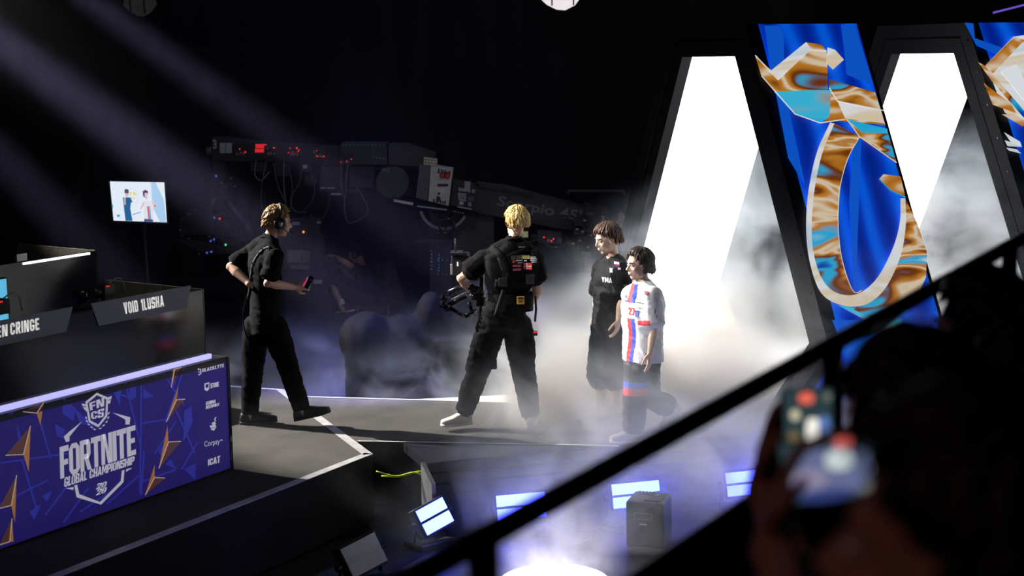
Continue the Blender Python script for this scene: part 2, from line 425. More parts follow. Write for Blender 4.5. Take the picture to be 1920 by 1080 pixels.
def poly_on(name, polys, corner, right, up, sx, sy, m, parent, th=0.002, nrm=None, lift=0.0):
    right = Vector(right).normalized(); up = Vector(up).normalized(); nrm = nrm or right.cross(up).normalized()
    bm = bmesh.new()
    for p in polys: bm_prism(bm, [Vector(corner)+nrm*lift+right*(q[0]*sx)+up*(q[1]*sy) for q in p], nrm*th)
    return mesh_obj(name, bm, m, parent)
def font_text(name, s, corner, right, up, width, m, parent, th=0.002, bold=0.0, height=None):
    c = bpy.data.curves.new('txt', 'FONT'); c.body = s; c.offset = bold; c.resolution_u = 3
    t = bpy.data.objects.new('txt', c); COL.objects.link(t)
    dg = bpy.context.evaluated_depsgraph_get(); dg.update()
    me = bpy.data.meshes.new_from_object(t.evaluated_get(dg))
    bpy.data.objects.remove(t); bpy.data.curves.remove(c)
    xs = [v.co.x for v in me.vertices]; ys = [v.co.y for v in me.vertices]
    k = width/(max(xs)-min(xs)); ky = k if height is None else height/(max(ys)-min(ys))
    right = Vector(right).normalized(); up = Vector(up).normalized(); nrm = right.cross(up).normalized()
    for v in me.vertices: v.co = Vector(corner)+right*((v.co.x-min(xs))*k)+up*((v.co.y-min(ys))*ky)+nrm*th
    me.name = name
    o = bpy.data.objects.new(name, me); COL.objects.link(o); me.materials.append(m); o.parent = parent
    return o
# ------------------------------------------------------------------ flat prints traced on to real planes
class Plane:
    def __init__(self, p, n): self.p = Vector(p); self.n = Vector(n).normalized()
    def __call__(self, px, py):
        d = ray(px, py); o = Vector((0, 0, CAM_H)); t = (self.p-o).dot(self.n)/d.dot(self.n)
        return o+d*t
def pprint(name, pl, polys, m, parent, lift=0.0015, th=0.001, off=Vector((0, 0, 0))):
    bm = bmesh.new()
    for p in polys: bm_prism(bm, [pl(x, y)+pl.n*lift-off for x, y in p], pl.n*th)
    return mesh_obj(name, bm, m, parent)
def quadtext(name, pl, s, BL, TL, BR, TR, m, parent, off, lift=0.003, track=0.07, shear=0.0):
    ps, W_ = text_polys(s, track, shear)
    f = lambda u, v: (BL[0]*(1-u)*(1-v)+BR[0]*u*(1-v)+TL[0]*(1-u)*v+TR[0]*u*v, BL[1]*(1-u)*(1-v)+BR[1]*u*(1-v)+TL[1]*(1-u)*v+TR[1]*u*v)
    return pprint(name, pl, [[f(q[0]/W_, q[1]) for q in p] for p in ps], m, parent, lift, 0.001, off)
def stroke(pts, w_):
    """polyline in px -> quads"""
    out = []
    for (x0, y0), (x1, y1) in zip(pts[:-1], pts[1:]):
        L = math.hypot(x1-x0, y1-y0) or 1; nx, ny = -(y1-y0)/L*w_/2, (x1-x0)/L*w_/2
        out.append([(x0+nx, y0+ny), (x1+nx, y1+ny), (x1-nx, y1-ny), (x0-nx, y0-ny)])
    return out
# ------------------------------------------------------------------ player desk
DP = onz(434, 880, 0); du = (onz(0, 1033, 0)-DP); du.z = 0; du.normalize()
dn = Vector((-du.y, du.x, 0))
if dn.y > 0: dn = -dn
UP = Vector((0, 0, 1))
def light_mat(name, base, e, k, var=0.0):
    return mat(name, base, 0.5, emit=e, estr=k)
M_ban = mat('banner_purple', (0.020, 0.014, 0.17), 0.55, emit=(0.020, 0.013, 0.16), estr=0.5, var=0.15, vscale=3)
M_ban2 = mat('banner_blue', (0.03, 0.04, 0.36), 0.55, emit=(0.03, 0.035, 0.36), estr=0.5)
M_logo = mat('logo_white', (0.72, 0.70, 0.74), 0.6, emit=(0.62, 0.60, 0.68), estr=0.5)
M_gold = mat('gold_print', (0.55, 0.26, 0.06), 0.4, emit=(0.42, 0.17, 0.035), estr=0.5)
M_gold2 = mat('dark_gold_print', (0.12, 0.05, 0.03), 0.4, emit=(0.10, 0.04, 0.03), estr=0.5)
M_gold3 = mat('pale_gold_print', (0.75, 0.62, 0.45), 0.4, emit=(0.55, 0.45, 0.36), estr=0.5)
M_strip = mat('led_strip_violet', (0.8, 0.8, 0.9), 0.5, emit=(0.50, 0.48, 1.0), estr=1.0)
M_stripw = mat('led_strip_white', (0.8, 0.8, 0.8), 0.5, emit=(1, 0.95, 0.9), estr=1.2)
M_shield = mat('smoked_panel', (0.002, 0.0025, 0.0035), 0.08, spec=0.5)
M_plate = mat('name_plate', (0.030, 0.034, 0.042), 0.55, emit=(0.5, 0.55, 0.7), estr=0.03)
M_inner = mat('inner_felt', (0.07, 0.066, 0.05), 0.9, var=0.3, vscale=20)
M_name = mat('name_white', (0.85, 0.85, 0.82), 0.6, emit=(0.9, 0.88, 0.84), estr=0.62)
DH = 0.865
def desk(off, label, strip_on=True):
    D = empty('player_desk', DP+off, 0, label, 'desk')
    L = 3.6; Q = lambda u, n, z: du*u+dn*n+UP*z
    prism('body', [Q(0.0, -0.01, 0.0), Q(L, -0.01, 0.0), Q(L, -0.62, 0.0), Q(0.0, -0.62, 0.0)], (0, 0, DH-0.03), M_black, D)
    prism('desk_top', [Q(-0.01, 0.0, DH-0.03), Q(L, 0.0, DH-0.03), Q(L, -0.70, DH-0.03), Q(-0.01, -0.70, DH-0.03)], (0, 0, 0.03), M_darkgrey, D)
    prism('banner_board', [Q(0.012, -0.01, 0.012), Q(L, -0.01, 0.012), Q(L, -0.01, DH-0.045), Q(0.012, -0.01, DH-0.045)], dn*0.012, M_ban, D)
    prism('edge_trim', [Q(-0.014, -0.02, 0.0), Q(0.012, -0.02, 0.0), Q(0.012, -0.02, DH-0.01), Q(-0.014, -0.02, DH-0.01)], dn*0.03, M_blackgloss, D)
    prism('bottom_trim', [Q(-0.014, -0.02, 0.0), Q(L, -0.02, 0.0), Q(L, -0.02, 0.014), Q(-0.014, -0.02, 0.014)], dn*0.028, M_black, D)
    prism('top_trim', [Q(-0.014, -0.01, DH-0.045), Q(L, -0.01, DH-0.045), Q(L, -0.01, DH-0.012), Q(-0.014, -0.01, DH-0.012)], dn*0.016, M_darkgrey, D)
    if strip_on: prism('light_strip', [Q(0.12, -0.075, DH+0.002), Q(L, -0.075, DH+0.002), Q(L, -0.075, DH+0.036), Q(0.12, -0.075, DH+0.036)], dn*0.03, M_strip, D)
    prism('shield_panel', [Q(0.14, -0.10, DH), Q(L, -0.10, DH), Q(L, -0.10, 1.38), Q(0.14, -0.10, 1.38)], dn*0.012, M_shield, D)
    prism('end_wall', [Q(0.135, -0.09, DH), Q(0.135, -1.16, DH), Q(0.135, -1.20, DH+0.18), Q(0.135, -1.04, 1.40), Q(0.135, -0.09, 1.385)], du*0.018, M_inner, D)
    prism('end_wall_skin', [Q(0.133, -0.088, DH), Q(0.133, -1.16, DH), Q(0.133, -1.20, DH+0.18), Q(0.133, -1.04, 1.40), Q(0.133, -0.088, 1.385)], -du*0.006, M_shield, D)
    return D
D1 = desk(Vector((0, 0, 0)), 'nearest player desk with blue championship banner and name plates')
D2 = desk(Vector((-1.44, 2.55, 0)), 'second player desk behind, with white light strip along its top', False)
# white strip on the far desk's panel
Qx = lambda u, n, z: du*u+dn*n+UP*z
prism('top_light_strip', [Qx(0.22, -0.085, 1.355), Qx(1.0, -0.085, 1.355), Qx(1.0, -0.085, 1.375), Qx(0.22, -0.085, 1.375)], dn*0.012, M_stripw, D2)
prism('paper_note', [Qx(0.95, -0.083, 1.39), Qx(1.06, -0.083, 1.39), Qx(1.06, -0.083, 1.45), Qx(0.95, -0.083, 1.45)], dn*0.004, M_white, D2)
mon = empty('desk_monitor', DP+Vector((-1.44, 2.55, 0))+Qx(1.42, 0.16, DH), 0, 'monitor with bright blue screen at the left edge', 'monitor')
prism('screen', [Qx(0, 0, 0.10), Qx(0.6, 0, 0.10), Qx(0.6, 0, 0.44), Qx(0, 0, 0.44)], dn*0.01, mat('cyan_screen', (0.02, 0.1, 0.15), 0.3, emit=(0.12, 0.55, 0.85), estr=0.8), mon)
prism('case', [Qx(-0.012, -0.03, 0.088), Qx(0.62, -0.03, 0.088), Qx(0.62, -0.03, 0.452), Qx(-0.012, -0.03, 0.452)], dn*0.029, M_black, mon)
box('stand', (0, 0, 0), (0.05, 0.05, 0.1), M_black, mon, Matrix.Translation(Qx(0.3, -0.02, 0.05)))
prism('foot', [Qx(0.18, -0.12, 0), Qx(0.42, -0.12, 0), Qx(0.42, 0.06, 0), Qx(0.18, 0.06, 0)], (0, 0, 0.012), M_black, mon)

BANP = Plane(DP+dn*0.003, dn); OFF = DP.copy()
PB = lambda n, polys, m, lift=0.0015: pprint(n, BANP, polys, m, D1, lift, 0.0008, OFF)
# blue shards and rays of the banner background (traced print)
rays = [[(0, 790), (120, 705)], [(0, 868), (130, 850)], [(60, 740), (95, 860)], [(100, 730), (175, 800)], [(40, 860), (70, 960)], [(0, 945), (90, 900)], [(85, 965), (130, 905)], [(115, 985), (165, 915)], [(205, 710), (225, 760)], [(175, 720), (240, 745)], [(228, 690), (262, 830)], [(265, 690), (262, 950)], [(262, 795), (318, 785)], [(300, 690), (345, 760)], [(290, 850), (330, 790)], [(330, 770), (365, 850)], [(262, 905), (330, 880)], [(270, 845), (262, 960)], [(345, 690), (310, 790)], [(340, 880), (370, 830)], [(150, 960), (200, 925)], [(200, 945), (262, 890)]]
ytop = lambda x: 776-0.257*x; ybot = lambda x: 1024-0.3525*x
def inb(p): return (p[0], min(max(p[1], ytop(p[0])), ybot(p[0])))
def clip_ray(r_):
    (x0, y0), (x1, y1) = r_; pts = [(x0+(x1-x0)*k/40, y0+(y1-y0)*k/40) for k in range(41)]
    ok = [p for p in pts if ytop(p[0])+2 < p[1] < ybot(p[0])-2]
    return [ok[0], ok[-1]]
pprint('banner_ray', BANP, [q for r_ in rays for q in stroke(clip_ray(r_), 3.2)], M_ban2, D1, 0.0012, 0.0006, OFF)['kind'] = 'stuff'
shards = [[(118, 755), (142, 765), (137, 790), (116, 775)], [(242, 722), (255, 718), (254, 745), (243, 750)], [(268, 728), (288, 744), (268, 747)], [(345, 770), (358, 760), (361, 790), (343, 830)], [(30, 790), (42, 830), (36, 850)], [(78, 930), (98, 920), (88, 940)], [(102, 795), (122, 805), (118, 822), (106, 818)], [(296, 845), (305, 835), (308, 865)], [(212, 735), (228, 725), (224, 760)], [(140, 770), (182, 800), (150, 795)], [(345, 880), (367, 868), (366, 900)], [(310, 870), (320, 860), (330, 880)], [(55, 960), (76, 945), (64, 975)], [(318, 700), (330, 715), (322, 735)]]
for s_ in shards: PB('banner_shard', [s_], M_ban2, 0.0014)
def arrow(px, py, ang, L, w_):
    """three-pointed gold star fragment"""
    c, s_ = math.cos(math.radians(ang)), math.sin(math.radians(ang))
    P = lambda a, b: (px+a*c-b*s_, py+a*s_+b*c)
    tip, wl, wr, mid = [inb(q) for q in (P(0, -L), P(-w_, L*0.35), P(w_*0.55, L*0.75), P(0, L*0.15))]
    PB('gold_star', [[tip, mid, wl]], M_gold2, 0.0022)
    PB('gold_star', [[tip, wr, mid]], M_gold, 0.0022)
    PB('gold_star', [stroke([tip, mid, wr], 1.6)[0], stroke([mid, wl], 1.6)[0]], M_gold3, 0.003)
for a in ((70, 770, 20, 32, 26), (45, 845, 14, 48, 32), (22, 940, 10, 50, 22), (18, 1010, 6, 38, 18), (326, 695, 190, 32, 12), (328, 755, 205, 40, 14), (313, 835, 200, 46, 22), (287, 900, 205, 36, 18)): arrow(*a)
Z = lambda x, y: (100+x*0.24075, 700+y*0.24075)
Lg = lambda n, polys: PB(n, [[Z(*q) for q in p] for p in polys], M_logo, 0.004)
quadtext('logo_lettering', BANP, 'FORTNITE', Z(52, 822), Z(45, 575), Z(640, 630), Z(634, 402), M_logo, D1, OFF, 0.004, 0.025)
quadtext('logo_lettering', BANP, 'GLOBAL CHAMPIONSHIP', Z(80, 887), Z(80, 812), Z(625, 705), Z(625, 645), M_logo, D1, OFF, 0.004, 0.05, 0.08)
quadtext('logo_year', BANP, '20', Z(328, 905), Z(330, 862), Z(404, 882), Z(404, 842), M_logo, D1, OFF, 0.004, 0.05, 0.2)
quadtext('logo_year', BANP, '26', Z(328, 952), Z(330, 908), Z(402, 928), Z(404, 886), M_logo, D1, OFF, 0.004, 0.05, 0.2)
Lg('logo_bracket', [[(95, 535), (78, 492), (120, 455), (218, 375), (122, 492), (122, 528)]])
Lg('logo_bracket', [[(458, 305), (595, 342), (590, 398), (558, 398), (558, 360)]])
Lg('logo_frame', [[(160, 872), (182, 866), (198, 940), (178, 965)], [(178, 965), (198, 940), (370, 1005), (368, 1022)], [(368, 1022), (362, 1000), (522, 838), (542, 848)], [(522, 838), (542, 848), (550, 752), (530, 758)], [(90, 895), (155, 885), (150, 908)], [(565, 745), (612, 735), (562, 768)]])
# crest above the lettering
hx = [(335, 150), (424, 188), (416, 335), (347, 420), (272, 380), (246, 222)]; hi = [(335, 170), (408, 202), (402, 326), (346, 398), (286, 366), (262, 232)]
Lg('crest_border', [[hx[i], hx[(i+1) % 6], hi[(i+1) % 6], hi[i]] for i in range(6)])
quadtext('crest_letters', BANP, 'FN', Z(283, 290), Z(274, 232), Z(392, 254), Z(392, 186), M_logo, D1, OFF, 0.004, 0.06)
quadtext('crest_letters', BANP, 'CS', Z(294, 358), Z(287, 304), Z(388, 338), Z(392, 270), M_logo, D1, OFF, 0.004, 0.06)
Lg('crest_wing', [[(215, 235), (250, 240), (254, 258), (225, 254)], [(226, 260), (256, 264), (258, 300), (238, 280)]])
Lg('crest_wing', [[(420, 188), (452, 175), (446, 200), (424, 206)], [(424, 212), (445, 206), (436, 238), (422, 232)]])
for k, (x, y, a) in enumerate(((252, 345, 60), (258, 372, 50), (272, 398, 40), (295, 420, 25), (318, 436, 10), (428, 310, 120), (424, 345, 125), (410, 378, 135), (388, 405, 145), (362, 428, 160))):
    c, s_ = math.cos(math.radians(a)), math.sin(math.radians(a)); P_ = lambda u, v: (x+u*c-v*s_, y+u*s_+v*c)
    Lg('crest_leaf', [[P_(-14, 0), P_(0, -6), P_(14, 0), P_(0, 6)]])
# sponsor column
quadtext('sponsor_text', BANP, 'BLACKLYTE', (378.4, 698), (378.4, 691.4), (419, 688), (419, 681.4), M_logo, D1, OFF, 0.004, 0.12)
PB('sponsor_mark', [stroke([(370.5, 693), (375.5, 692)], 1.8)[0], stroke([(371, 698), (375.5, 696.5)], 1.6)[0], stroke([(371, 703), (376, 700.5)], 1.8)[0], stroke([(375.5, 692), (376, 701)], 1.6)[0], stroke([(371, 690), (371, 694)], 1.6)[0]], M_logo, 0.004)
PB('sponsor_mark', [[(382.4, 719), (391.5, 716.5), (391.5, 728.5), (387.5, 733.5), (382.6, 731)]], M_logo, 0.004)
PB('sponsor_mark_inset', [[(384.4, 721), (389.6, 719.5), (389.6, 726), (384.6, 727.4)]], M_ban, 0.0056)
quadtext('sponsor_text', BANP, 'STORE', (393.8, 727.8), (393.8, 719), (409.6, 724.4), (409.6, 715.5), M_logo, D1, OFF, 0.004, 0.06)
quadtext('sponsor_text', BANP, 'GONNA', (385, 760), (385, 753.3), (403.3, 755.2), (403.3, 749), M_logo, D1, OFF, 0.004, 0.05, 0.1)
quadtext('sponsor_text', BANP, 'NEEDMILK', (385, 767), (385, 761), (410, 760.5), (410, 755), M_logo, D1, OFF, 0.004, 0.04, 0.1)
PB('sponsor_mark', [[(402, 783), (405, 781), (403, 786), (404.5, 790), (401.5, 789), (401, 785)], [(396, 793), (402, 790), (404, 795), (398, 797)], [(392, 798), (403, 796), (405, 801), (394, 802)], [(394, 803), (404, 802), (400, 807.5), (396, 806)]], M_logo, 0.004)
quadtext('sponsor_text', BANP, 'ICAT', (389.3, 873), (389.3, 861.5), (411.8, 867), (412, 854), M_logo, D1, OFF, 0.004, 0.06)
c0 = BANP(382, 841)-OFF+dn*0.005; c1 = BANP(411, 834.5)-OFF+dn*0.005
font_text('sponsor_text', 'Corpay', c0, c1-c0, UP, (c1-c0).length, M_logo, D1)
PB('sponsor_mark', [stroke([(413, 827), (414.6, 823.5)], 1)[0], stroke([(414.6, 823.5), (416.5, 826)], 1)[0]], M_logo, 0.004)
# name plates on the shield
SHP = Plane(DP-dn*0.085, dn)
def plate(poly, texts):
    o = pprint('name_plate', SHP, [poly], M_plate, D1, 0.001, 0.006, OFF)
    for s_, a, b, c, d in texts: quadtext('name_lettering', SHP, s_, a, b, c, d, M_name, o, OFF, 0.0085, 0.13)
    return o
plate([(170, 569), (357, 535), (348, 578), (185, 611)], [('VOID 1LUSHA', (232, 589), (229, 567.4), (305.8, 574), (304.3, 553.5))])
plate([(-90, 618), (135, 575), (123, 622), (-90, 666)], [('CRINGE', (17.8, 628), (17, 606), (72, 617.8), (71, 596)), ('EN', (-8, 634), (-8.5, 612), (12.5, 629.3), (11.8, 607.6))])
# camera rigs clipped to the booth
def deskcam(px, py, label):
    p = SHP(px, py)-dn*0.16
    c = empty('desk_camera', p, 0, label, 'camera')
    A_ = (-du).normalized()
    bm = bmesh.new(); bm_tube(bm, [du*0.13, du*0.10, du*0.09, -du*0.0], [0.058, 0.060, 0.045, 0.04], 18); mesh_obj('lens', bm, M_blackgloss, c, True)
    bm = bmesh.new(); bm_tube(bm, [du*0.0, -du*0.08], [0.034, 0.036], 16); mesh_obj('barrel', bm, M_black, c, True)
    prism('body', [-du*0.08+dn*0.045+UP*-0.045, -du*0.18+dn*0.045+UP*-0.045, -du*0.18+dn*0.045+UP*0.05, -du*0.08+dn*0.045+UP*0.05], -dn*0.09, M_black, c)
    prism('record_light', [-du*0.09+dn*0.046+UP*0.035, -du*0.12+dn*0.046+UP*0.035, -du*0.12+dn*0.046+UP*0.043, -du*0.09+dn*0.046+UP*0.043], dn*0.002, M_redled, c)
    bm = bmesh.new(); bm_tube(bm, spline([-du*0.17+UP*0.05, -du*0.24+UP*0.075, -du*0.30+UP*0.05, -du*0.32-UP*0.05], 6), 0.005, 6); mesh_obj('cable', bm, M_grey, c, True)
    bm = bmesh.new(); bm_tube(bm, [-UP*0.04-du*0.1, Vector((0, 0, DH-p.z))-du*0.1], 0.014, 8); mesh_obj('mount_post', bm, M_black, c, True)
    return c
deskcam(205, 553, 'small black camera rig behind the right-hand name plate')
deskcam(2, 584, 'small black camera rig behind the left-hand name plate at left edge')

# ------------------------------------------------------------------ screen on a stand at the back left
MY = 18.0
ms = empty('screen_stand', at(262, 520, MY)*1.0, 0, 'bright tilted monitor on a thin stand in front of dark drapes', 'monitor')
mo = ms.location.copy(); MP = Plane(at(260, 380, MY), Vector((0.05, -1, 0.08)))
sc_m = mat('screen_picture_white', (0.1, 0.1, 0.1), 0.3, emit=(0.80, 0.88, 1.0), estr=0.95)
def SPp(n, polys, col, lift, k=0.9): return pprint(n, MP, polys, mat('scr_'+n+str(col), (0.05, 0.05, 0.05), 0.3, emit=col, estr=k), scr, lift, 0.0008, mo)
case = pprint('case', MP, [[(202, 337), (311, 339.5), (317, 421), (211, 418)]], M_black, ms, -0.03, 0.028, mo)
scr = pprint('screen', MP, [[(206, 340), (308, 342), (313, 417), (213, 413.5)]], sc_m, ms, 0.0, 0.003, mo)
z7 = lambda x, y: (180+x/9, 320+y/9)
ZP = lambda ps: [[z7(*q) for q in p] for p in ps]
SPp('picture_shade', ZP([[(1005, 195), (1150, 500), (1190, 870), (1080, 865), (950, 600), (930, 200)]]), (0.45, 0.68, 0.95), 0.004)
SPp('picture_panel', ZP([[(1005, 198), (1140, 200), (1163, 520)]]), (0.85, 0.95, 1.0), 0.005)
SPp('picture_shirt_blue', ZP([[(455, 450), (580, 450), (620, 530), (590, 540), (580, 640), (618, 848), (500, 845), (475, 640)]]), (0.02, 0.13, 0.33), 0.006)
SPp('picture_hair', ZP([[(482, 320), (520, 305), (555, 330), (552, 385), (485, 380)]]), (0.12, 0.07, 0.18), 0.006)
SPp('picture_hair2', ZP([[(790, 350), (830, 322), (878, 345), (880, 400), (850, 370), (820, 460), (795, 420)]]), (0.10, 0.06, 0.17), 0.006)
SPp('picture_face', ZP([[(490, 380), (550, 385), (545, 440), (500, 440)], [(475, 450), (500, 450), (502, 580), (478, 575)]]), (0.75, 0.55, 0.58), 0.007)
SPp('picture_face2', ZP([[(820, 375), (878, 380), (872, 460), (850, 490), (825, 455)], [(800, 515), (740, 660), (775, 640), (820, 560)], [(960, 510), (1050, 630), (1000, 600), (950, 560)]]), (0.78, 0.60, 0.62), 0.007)
SPp('picture_shirt_white', ZP([[(800, 510), (960, 505), (975, 600), (965, 830), (820, 830), (810, 600)]]), (0.82, 0.84, 0.90), 0.006)
SPp('picture_stripe_red', ZP([[(862, 600), (890, 600), (915, 820), (885, 820)]]), (0.85, 0.12, 0.22), 0.0075)
SPp('picture_stripe_blue', ZP([[(893, 600), (910, 600), (935, 820), (915, 820)]]), (0.08, 0.45, 0.75), 0.0075)
SPp('picture_trousers', ZP([[(820, 810), (965, 825), (965, 862), (812, 858)]]), (0.05, 0.10, 0.28), 0.0075)
SPp('picture_emblem', ZP([[(565, 370), (615, 350), (612, 375), (590, 385), (588, 425), (565, 425)], [(622, 350), (685, 380), (680, 430), (660, 400), (640, 430)], [(585, 440), (625, 450), (620, 470), (600, 480)], [(635, 455), (670, 455), (640, 500)]]), (0.85, 0.72, 0.25), 0.0055)
SPp('picture_emblem_ring', ZP(stroke([(560, 330), (605, 295), (710, 350), (700, 500), (650, 560)], 7)), (0.70, 0.72, 0.72), 0.0055)
SPp('picture_red_spot', ZP([[(975, 590), (1000, 580), (1015, 600), (990, 615)]]), (0.8, 0.1, 0.15), 0.008)
SPp('picture_mark', ZP([[(345, 745), (412, 740), (395, 785), (365, 780)], [(268, 580), (290, 565), (292, 640), (272, 620)], [(620, 735), (760, 690), (765, 700), (625, 750)]]), (0.08, 0.40, 0.60), 0.006)
bm = bmesh.new(); bm_tube(bm, [at(270, 418, MY+0.08)-mo, Vector((at(270, 418, MY).x, MY+0.08, -0.13))-mo], 0.02, 10)
mesh_obj('pole', bm, M_black, ms, True)
for k in range(3):
    a = k*2.094+0.5; c = Vector((at(270, 418, MY).x, MY+0.08, 0.25))-mo
    tube('stand_leg', [c, c+Vector((math.cos(a)*0.4, math.sin(a)*0.4, -0.395))], 0.014, M_black, ms)

# ------------------------------------------------------------------ prints on the gate banners (flat, on the banner planes)
def chrome(name, scale, seed, cols, k=0.8, rot=0.6):
    m = bpy.data.materials.new(name); m.use_nodes = True; nt = m.node_tree; b = nt.nodes['Principled BSDF']
    tc = nt.nodes.new('ShaderNodeTexCoord'); mp = nt.nodes.new('ShaderNodeMapping'); mp.inputs['Location'].default_value = (seed, seed*0.7, 0); mp.inputs['Rotation'].default_value = (0, rot, 0); mp.inputs['Scale'].default_value = (0.7, 0.7, 2.6)
    nz = nt.nodes.new('ShaderNodeTexNoise'); nz.inputs['Scale'].default_value = scale; nz.inputs['Detail'].default_value = 2.2; nz.inputs['Distortion'].default_value = 1.0
    r = nt.nodes.new('ShaderNodeValToRGB'); r.color_ramp.interpolation = 'EASE'
    els = r.color_ramp.elements
    els[0].position, els[0].color = cols[0][0], (*cols[0][1], 1); els[1].position, els[1].color = cols[-1][0], (*cols[-1][1], 1)
    for p_, c in cols[1:-1]: e = els.new(p_); e.color = (*c, 1)
    L_ = nt.links; L_.new(tc.outputs['Object'], mp.inputs[0]); L_.new(mp.outputs[0], nz.inputs['Vector']); L_.new(nz.outputs['Fac'], r.inputs[0])
    L_.new(r.outputs[0], b.inputs['Base Color']); L_.new(r.outputs[0], b.inputs['Emission Color']); b.inputs['Emission Strength'].default_value = k; b.inputs['Roughness'].default_value = 0.8
    m.cycles.emission_sampling = 'NONE'
    return m
BR_, GO, PA, CY, BL, WH = (0.16, 0.035, 0.003), (0.52, 0.20, 0.02), (0.72, 0.60, 0.42), (0.02, 0.42, 0.72), (0.0, 0.05, 0.40), (0.78, 0.80, 0.82)
CH1 = chrome('chrome_gold', 1.3, 1.0, [(0.30, CY), (0.36, BR_), (0.44, GO), (0.50, PA), (0.56, GO), (0.63, BR_), (0.70, CY)])
CH2 = chrome('chrome_ring', 1.4, 4.0, [(0.28, BL), (0.36, CY), (0.43, BR_), (0.48, GO), (0.53, PA), (0.58, GO), (0.64, CY), (0.72, WH)], rot=0.2)
CH3 = chrome('chrome_cyan', 0.9, 8.0, [(0.34, (0.0, 0.22, 0.55)), (0.48, CY), (0.58, (0.05, 0.5, 0.75)), (0.70, GO)])
CHW = chrome('chrome_pale', 1.2, 2.0, [(0.3, (0.50, 0.62, 0.72)), (0.45, WH), (0.58, PA), (0.7, WH)])
SHADE1 = mat('banner_light_blue', (0.004, 0.09, 0.55), 0.8, emit=(0.004, 0.10, 0.62), estr=0.8); SHADE2 = mat('banner_sky_blue', (0.01, 0.16, 0.70), 0.8, emit=(0.01, 0.17, 0.75), estr=0.8)
def flank(G):
    L_ = lambda a, n, z: G.location+AX*a+NR*n+Vector((0, 0, z))
    p0, p1, p2 = L_(0.12, HT, ZT), L_(0.12, HWD, ZW), L_(1.0, HT, ZT)
    nrm = (p1-p0).cross(p2-p0).normalized()
    if nrm.y > 0: nrm = -nrm
    return Plane(p0+nrm*0.021, nrm)
F1 = flank(G1); F2 = flank(G2)
GP = lambda n, polys, m, lift, F=F1, G=G1: pprint(n, F, polys, m, G, lift, 0.0006, G.location.copy())
Y_ = lambda x, y: (1380+x*400/1350, 30+y*400/1350)
def YP(P): return [[Y_(*q) for q in p] for p in P]
# folded light rays
GP('print_ray', YP([[(180, 62), (270, 62), (300, 110), (310, 480), (440, 1080), (330, 900), (215, 300)]]), SHADE1, 0.001)
GP('print_ray', YP([[(665, 55), (748, 50), (870, 440), (835, 430), (700, 370)]]), SHADE1, 0.001)
GP('print_ray', [[(1600, 235), (1616, 235), (1604, 545), (1600, 545), (1592, 380)]], SHADE1, 0.001)
GP('print_ray', [[(1560, 600), (1640, 600), (1660, 700), (1600, 700)]], SHADE1, 0.001)
# faceted gold body and arms
GP('print_facet', YP([[(120, 250), (222, 345), (440, 168), (545, 185), (575, 240), (580, 440), (590, 640), (530, 678), (372, 622), (160, 380)]]), CH1, 0.0020)
GP('print_facet', YP([[(240, 480), (470, 470), (600, 470), (590, 640), (530, 678), (372, 622)]]), CH3, 0.0028)
GP('print_facet', YP([[(222, 345), (440, 168), (470, 210), (265, 400)]]), CHW, 0.0034)
GP('print_facet', YP([[(440, 168), (530, 180), (572, 222), (470, 210)]]), CH1, 0.0034)
GP('print_facet', YP([[(578, 200), (625, 215), (682, 278), (612, 340), (570, 300)]]), CHW, 0.0034)
GP('print_facet', YP([[(588, 400), (880, 485), (945, 690), (640, 662), (560, 672), (590, 560)]]), CH1, 0.0026)
GP('print_facet', YP([[(640, 540), (910, 590), (940, 680), (690, 650)]]), CHW, 0.0034)
GP('print_facet', YP([[(695, 652), (955, 720), (1015, 930), (780, 760)]]), CH2, 0.0030)
GP('print_facet', YP([[(695, 652), (955, 715), (960, 745), (800, 740)]]), CH3, 0.0036)
for P in ([(120, 250), (265, 405), (470, 212)], [(160, 380), (372, 622), (530, 678), (690, 655)], [(588, 455), (640, 540), (935, 600)], [(700, 655), (780, 765), (1015, 930)], [(440, 168), (470, 212), (572, 224)]):
    GP('print_edge', [q for q in stroke([Y_(*p) for p in P], 2.0)], CHW, 0.0042)
# ring
def curve_px(P, n=6): return [(p.x, p.y) for p in spline([(x, y, 0) for x, y in P], n)]
out_ = curve_px([(1556, 230), (1530, 290), (1514, 370), (1512, 450), (1524, 515), (1545, 556), (1585, 574), (1625, 570), (1660, 540), (1688, 480), (1698, 420), (1697, 372)])
rim_ = curve_px([(1564, 232), (1540, 292), (1525, 370), (1522, 450), (1534, 508), (1556, 542), (1588, 554), (1618, 546), (1648, 516), (1675, 462), (1687, 415), (1688, 372)])
inn_ = curve_px([(1612, 256), (1590, 296), (1575, 350), (1571, 410), (1574, 460), (1583, 505), (1600, 547), (1618, 542), (1640, 520), (1665, 470), (1680, 420), (1684, 372)])
far_ = curve_px([(1697, 372), (1720, 420), (1738, 475), (1736, 520), (1715, 560), (1690, 590), (1640, 600), (1600, 585)])
n_ = len(out_)
GP('print_ring', [[rim_[i], rim_[i+1], inn_[i+1], inn_[i]] for i in range(n_-1) if i < 42], CH2, 0.0022)
GP('print_ring', [[(1697, 372), (1720, 420), (1738, 475), (1736, 520), (1715, 565), (1680, 590), (1640, 600), (1600, 580), (1640, 560), (1675, 515), (1692, 455)]], CH2, 0.0020)
GP('print_rim', [[out_[i], out_[i+1], rim_[i+1], rim_[i]] for i in range(n_-1)], CHW, 0.0034)
GP('print_facet', [[(1648, 336), (1656, 327), (1688, 331), (1697, 369), (1668, 356)]], CH1, 0.0036)
GP('print_edge', stroke([(1648, 336), (1668, 357), (1697, 370)], 2.4), CH3, 0.0044)
GP('print_edge', stroke(inn_[:42], 1.3), CHW, 0.0040)
GP('print_facet', [[(1570, 572), (1625, 580), (1690, 598), (1700, 640), (1640, 610)]], CH3, 0.0016)
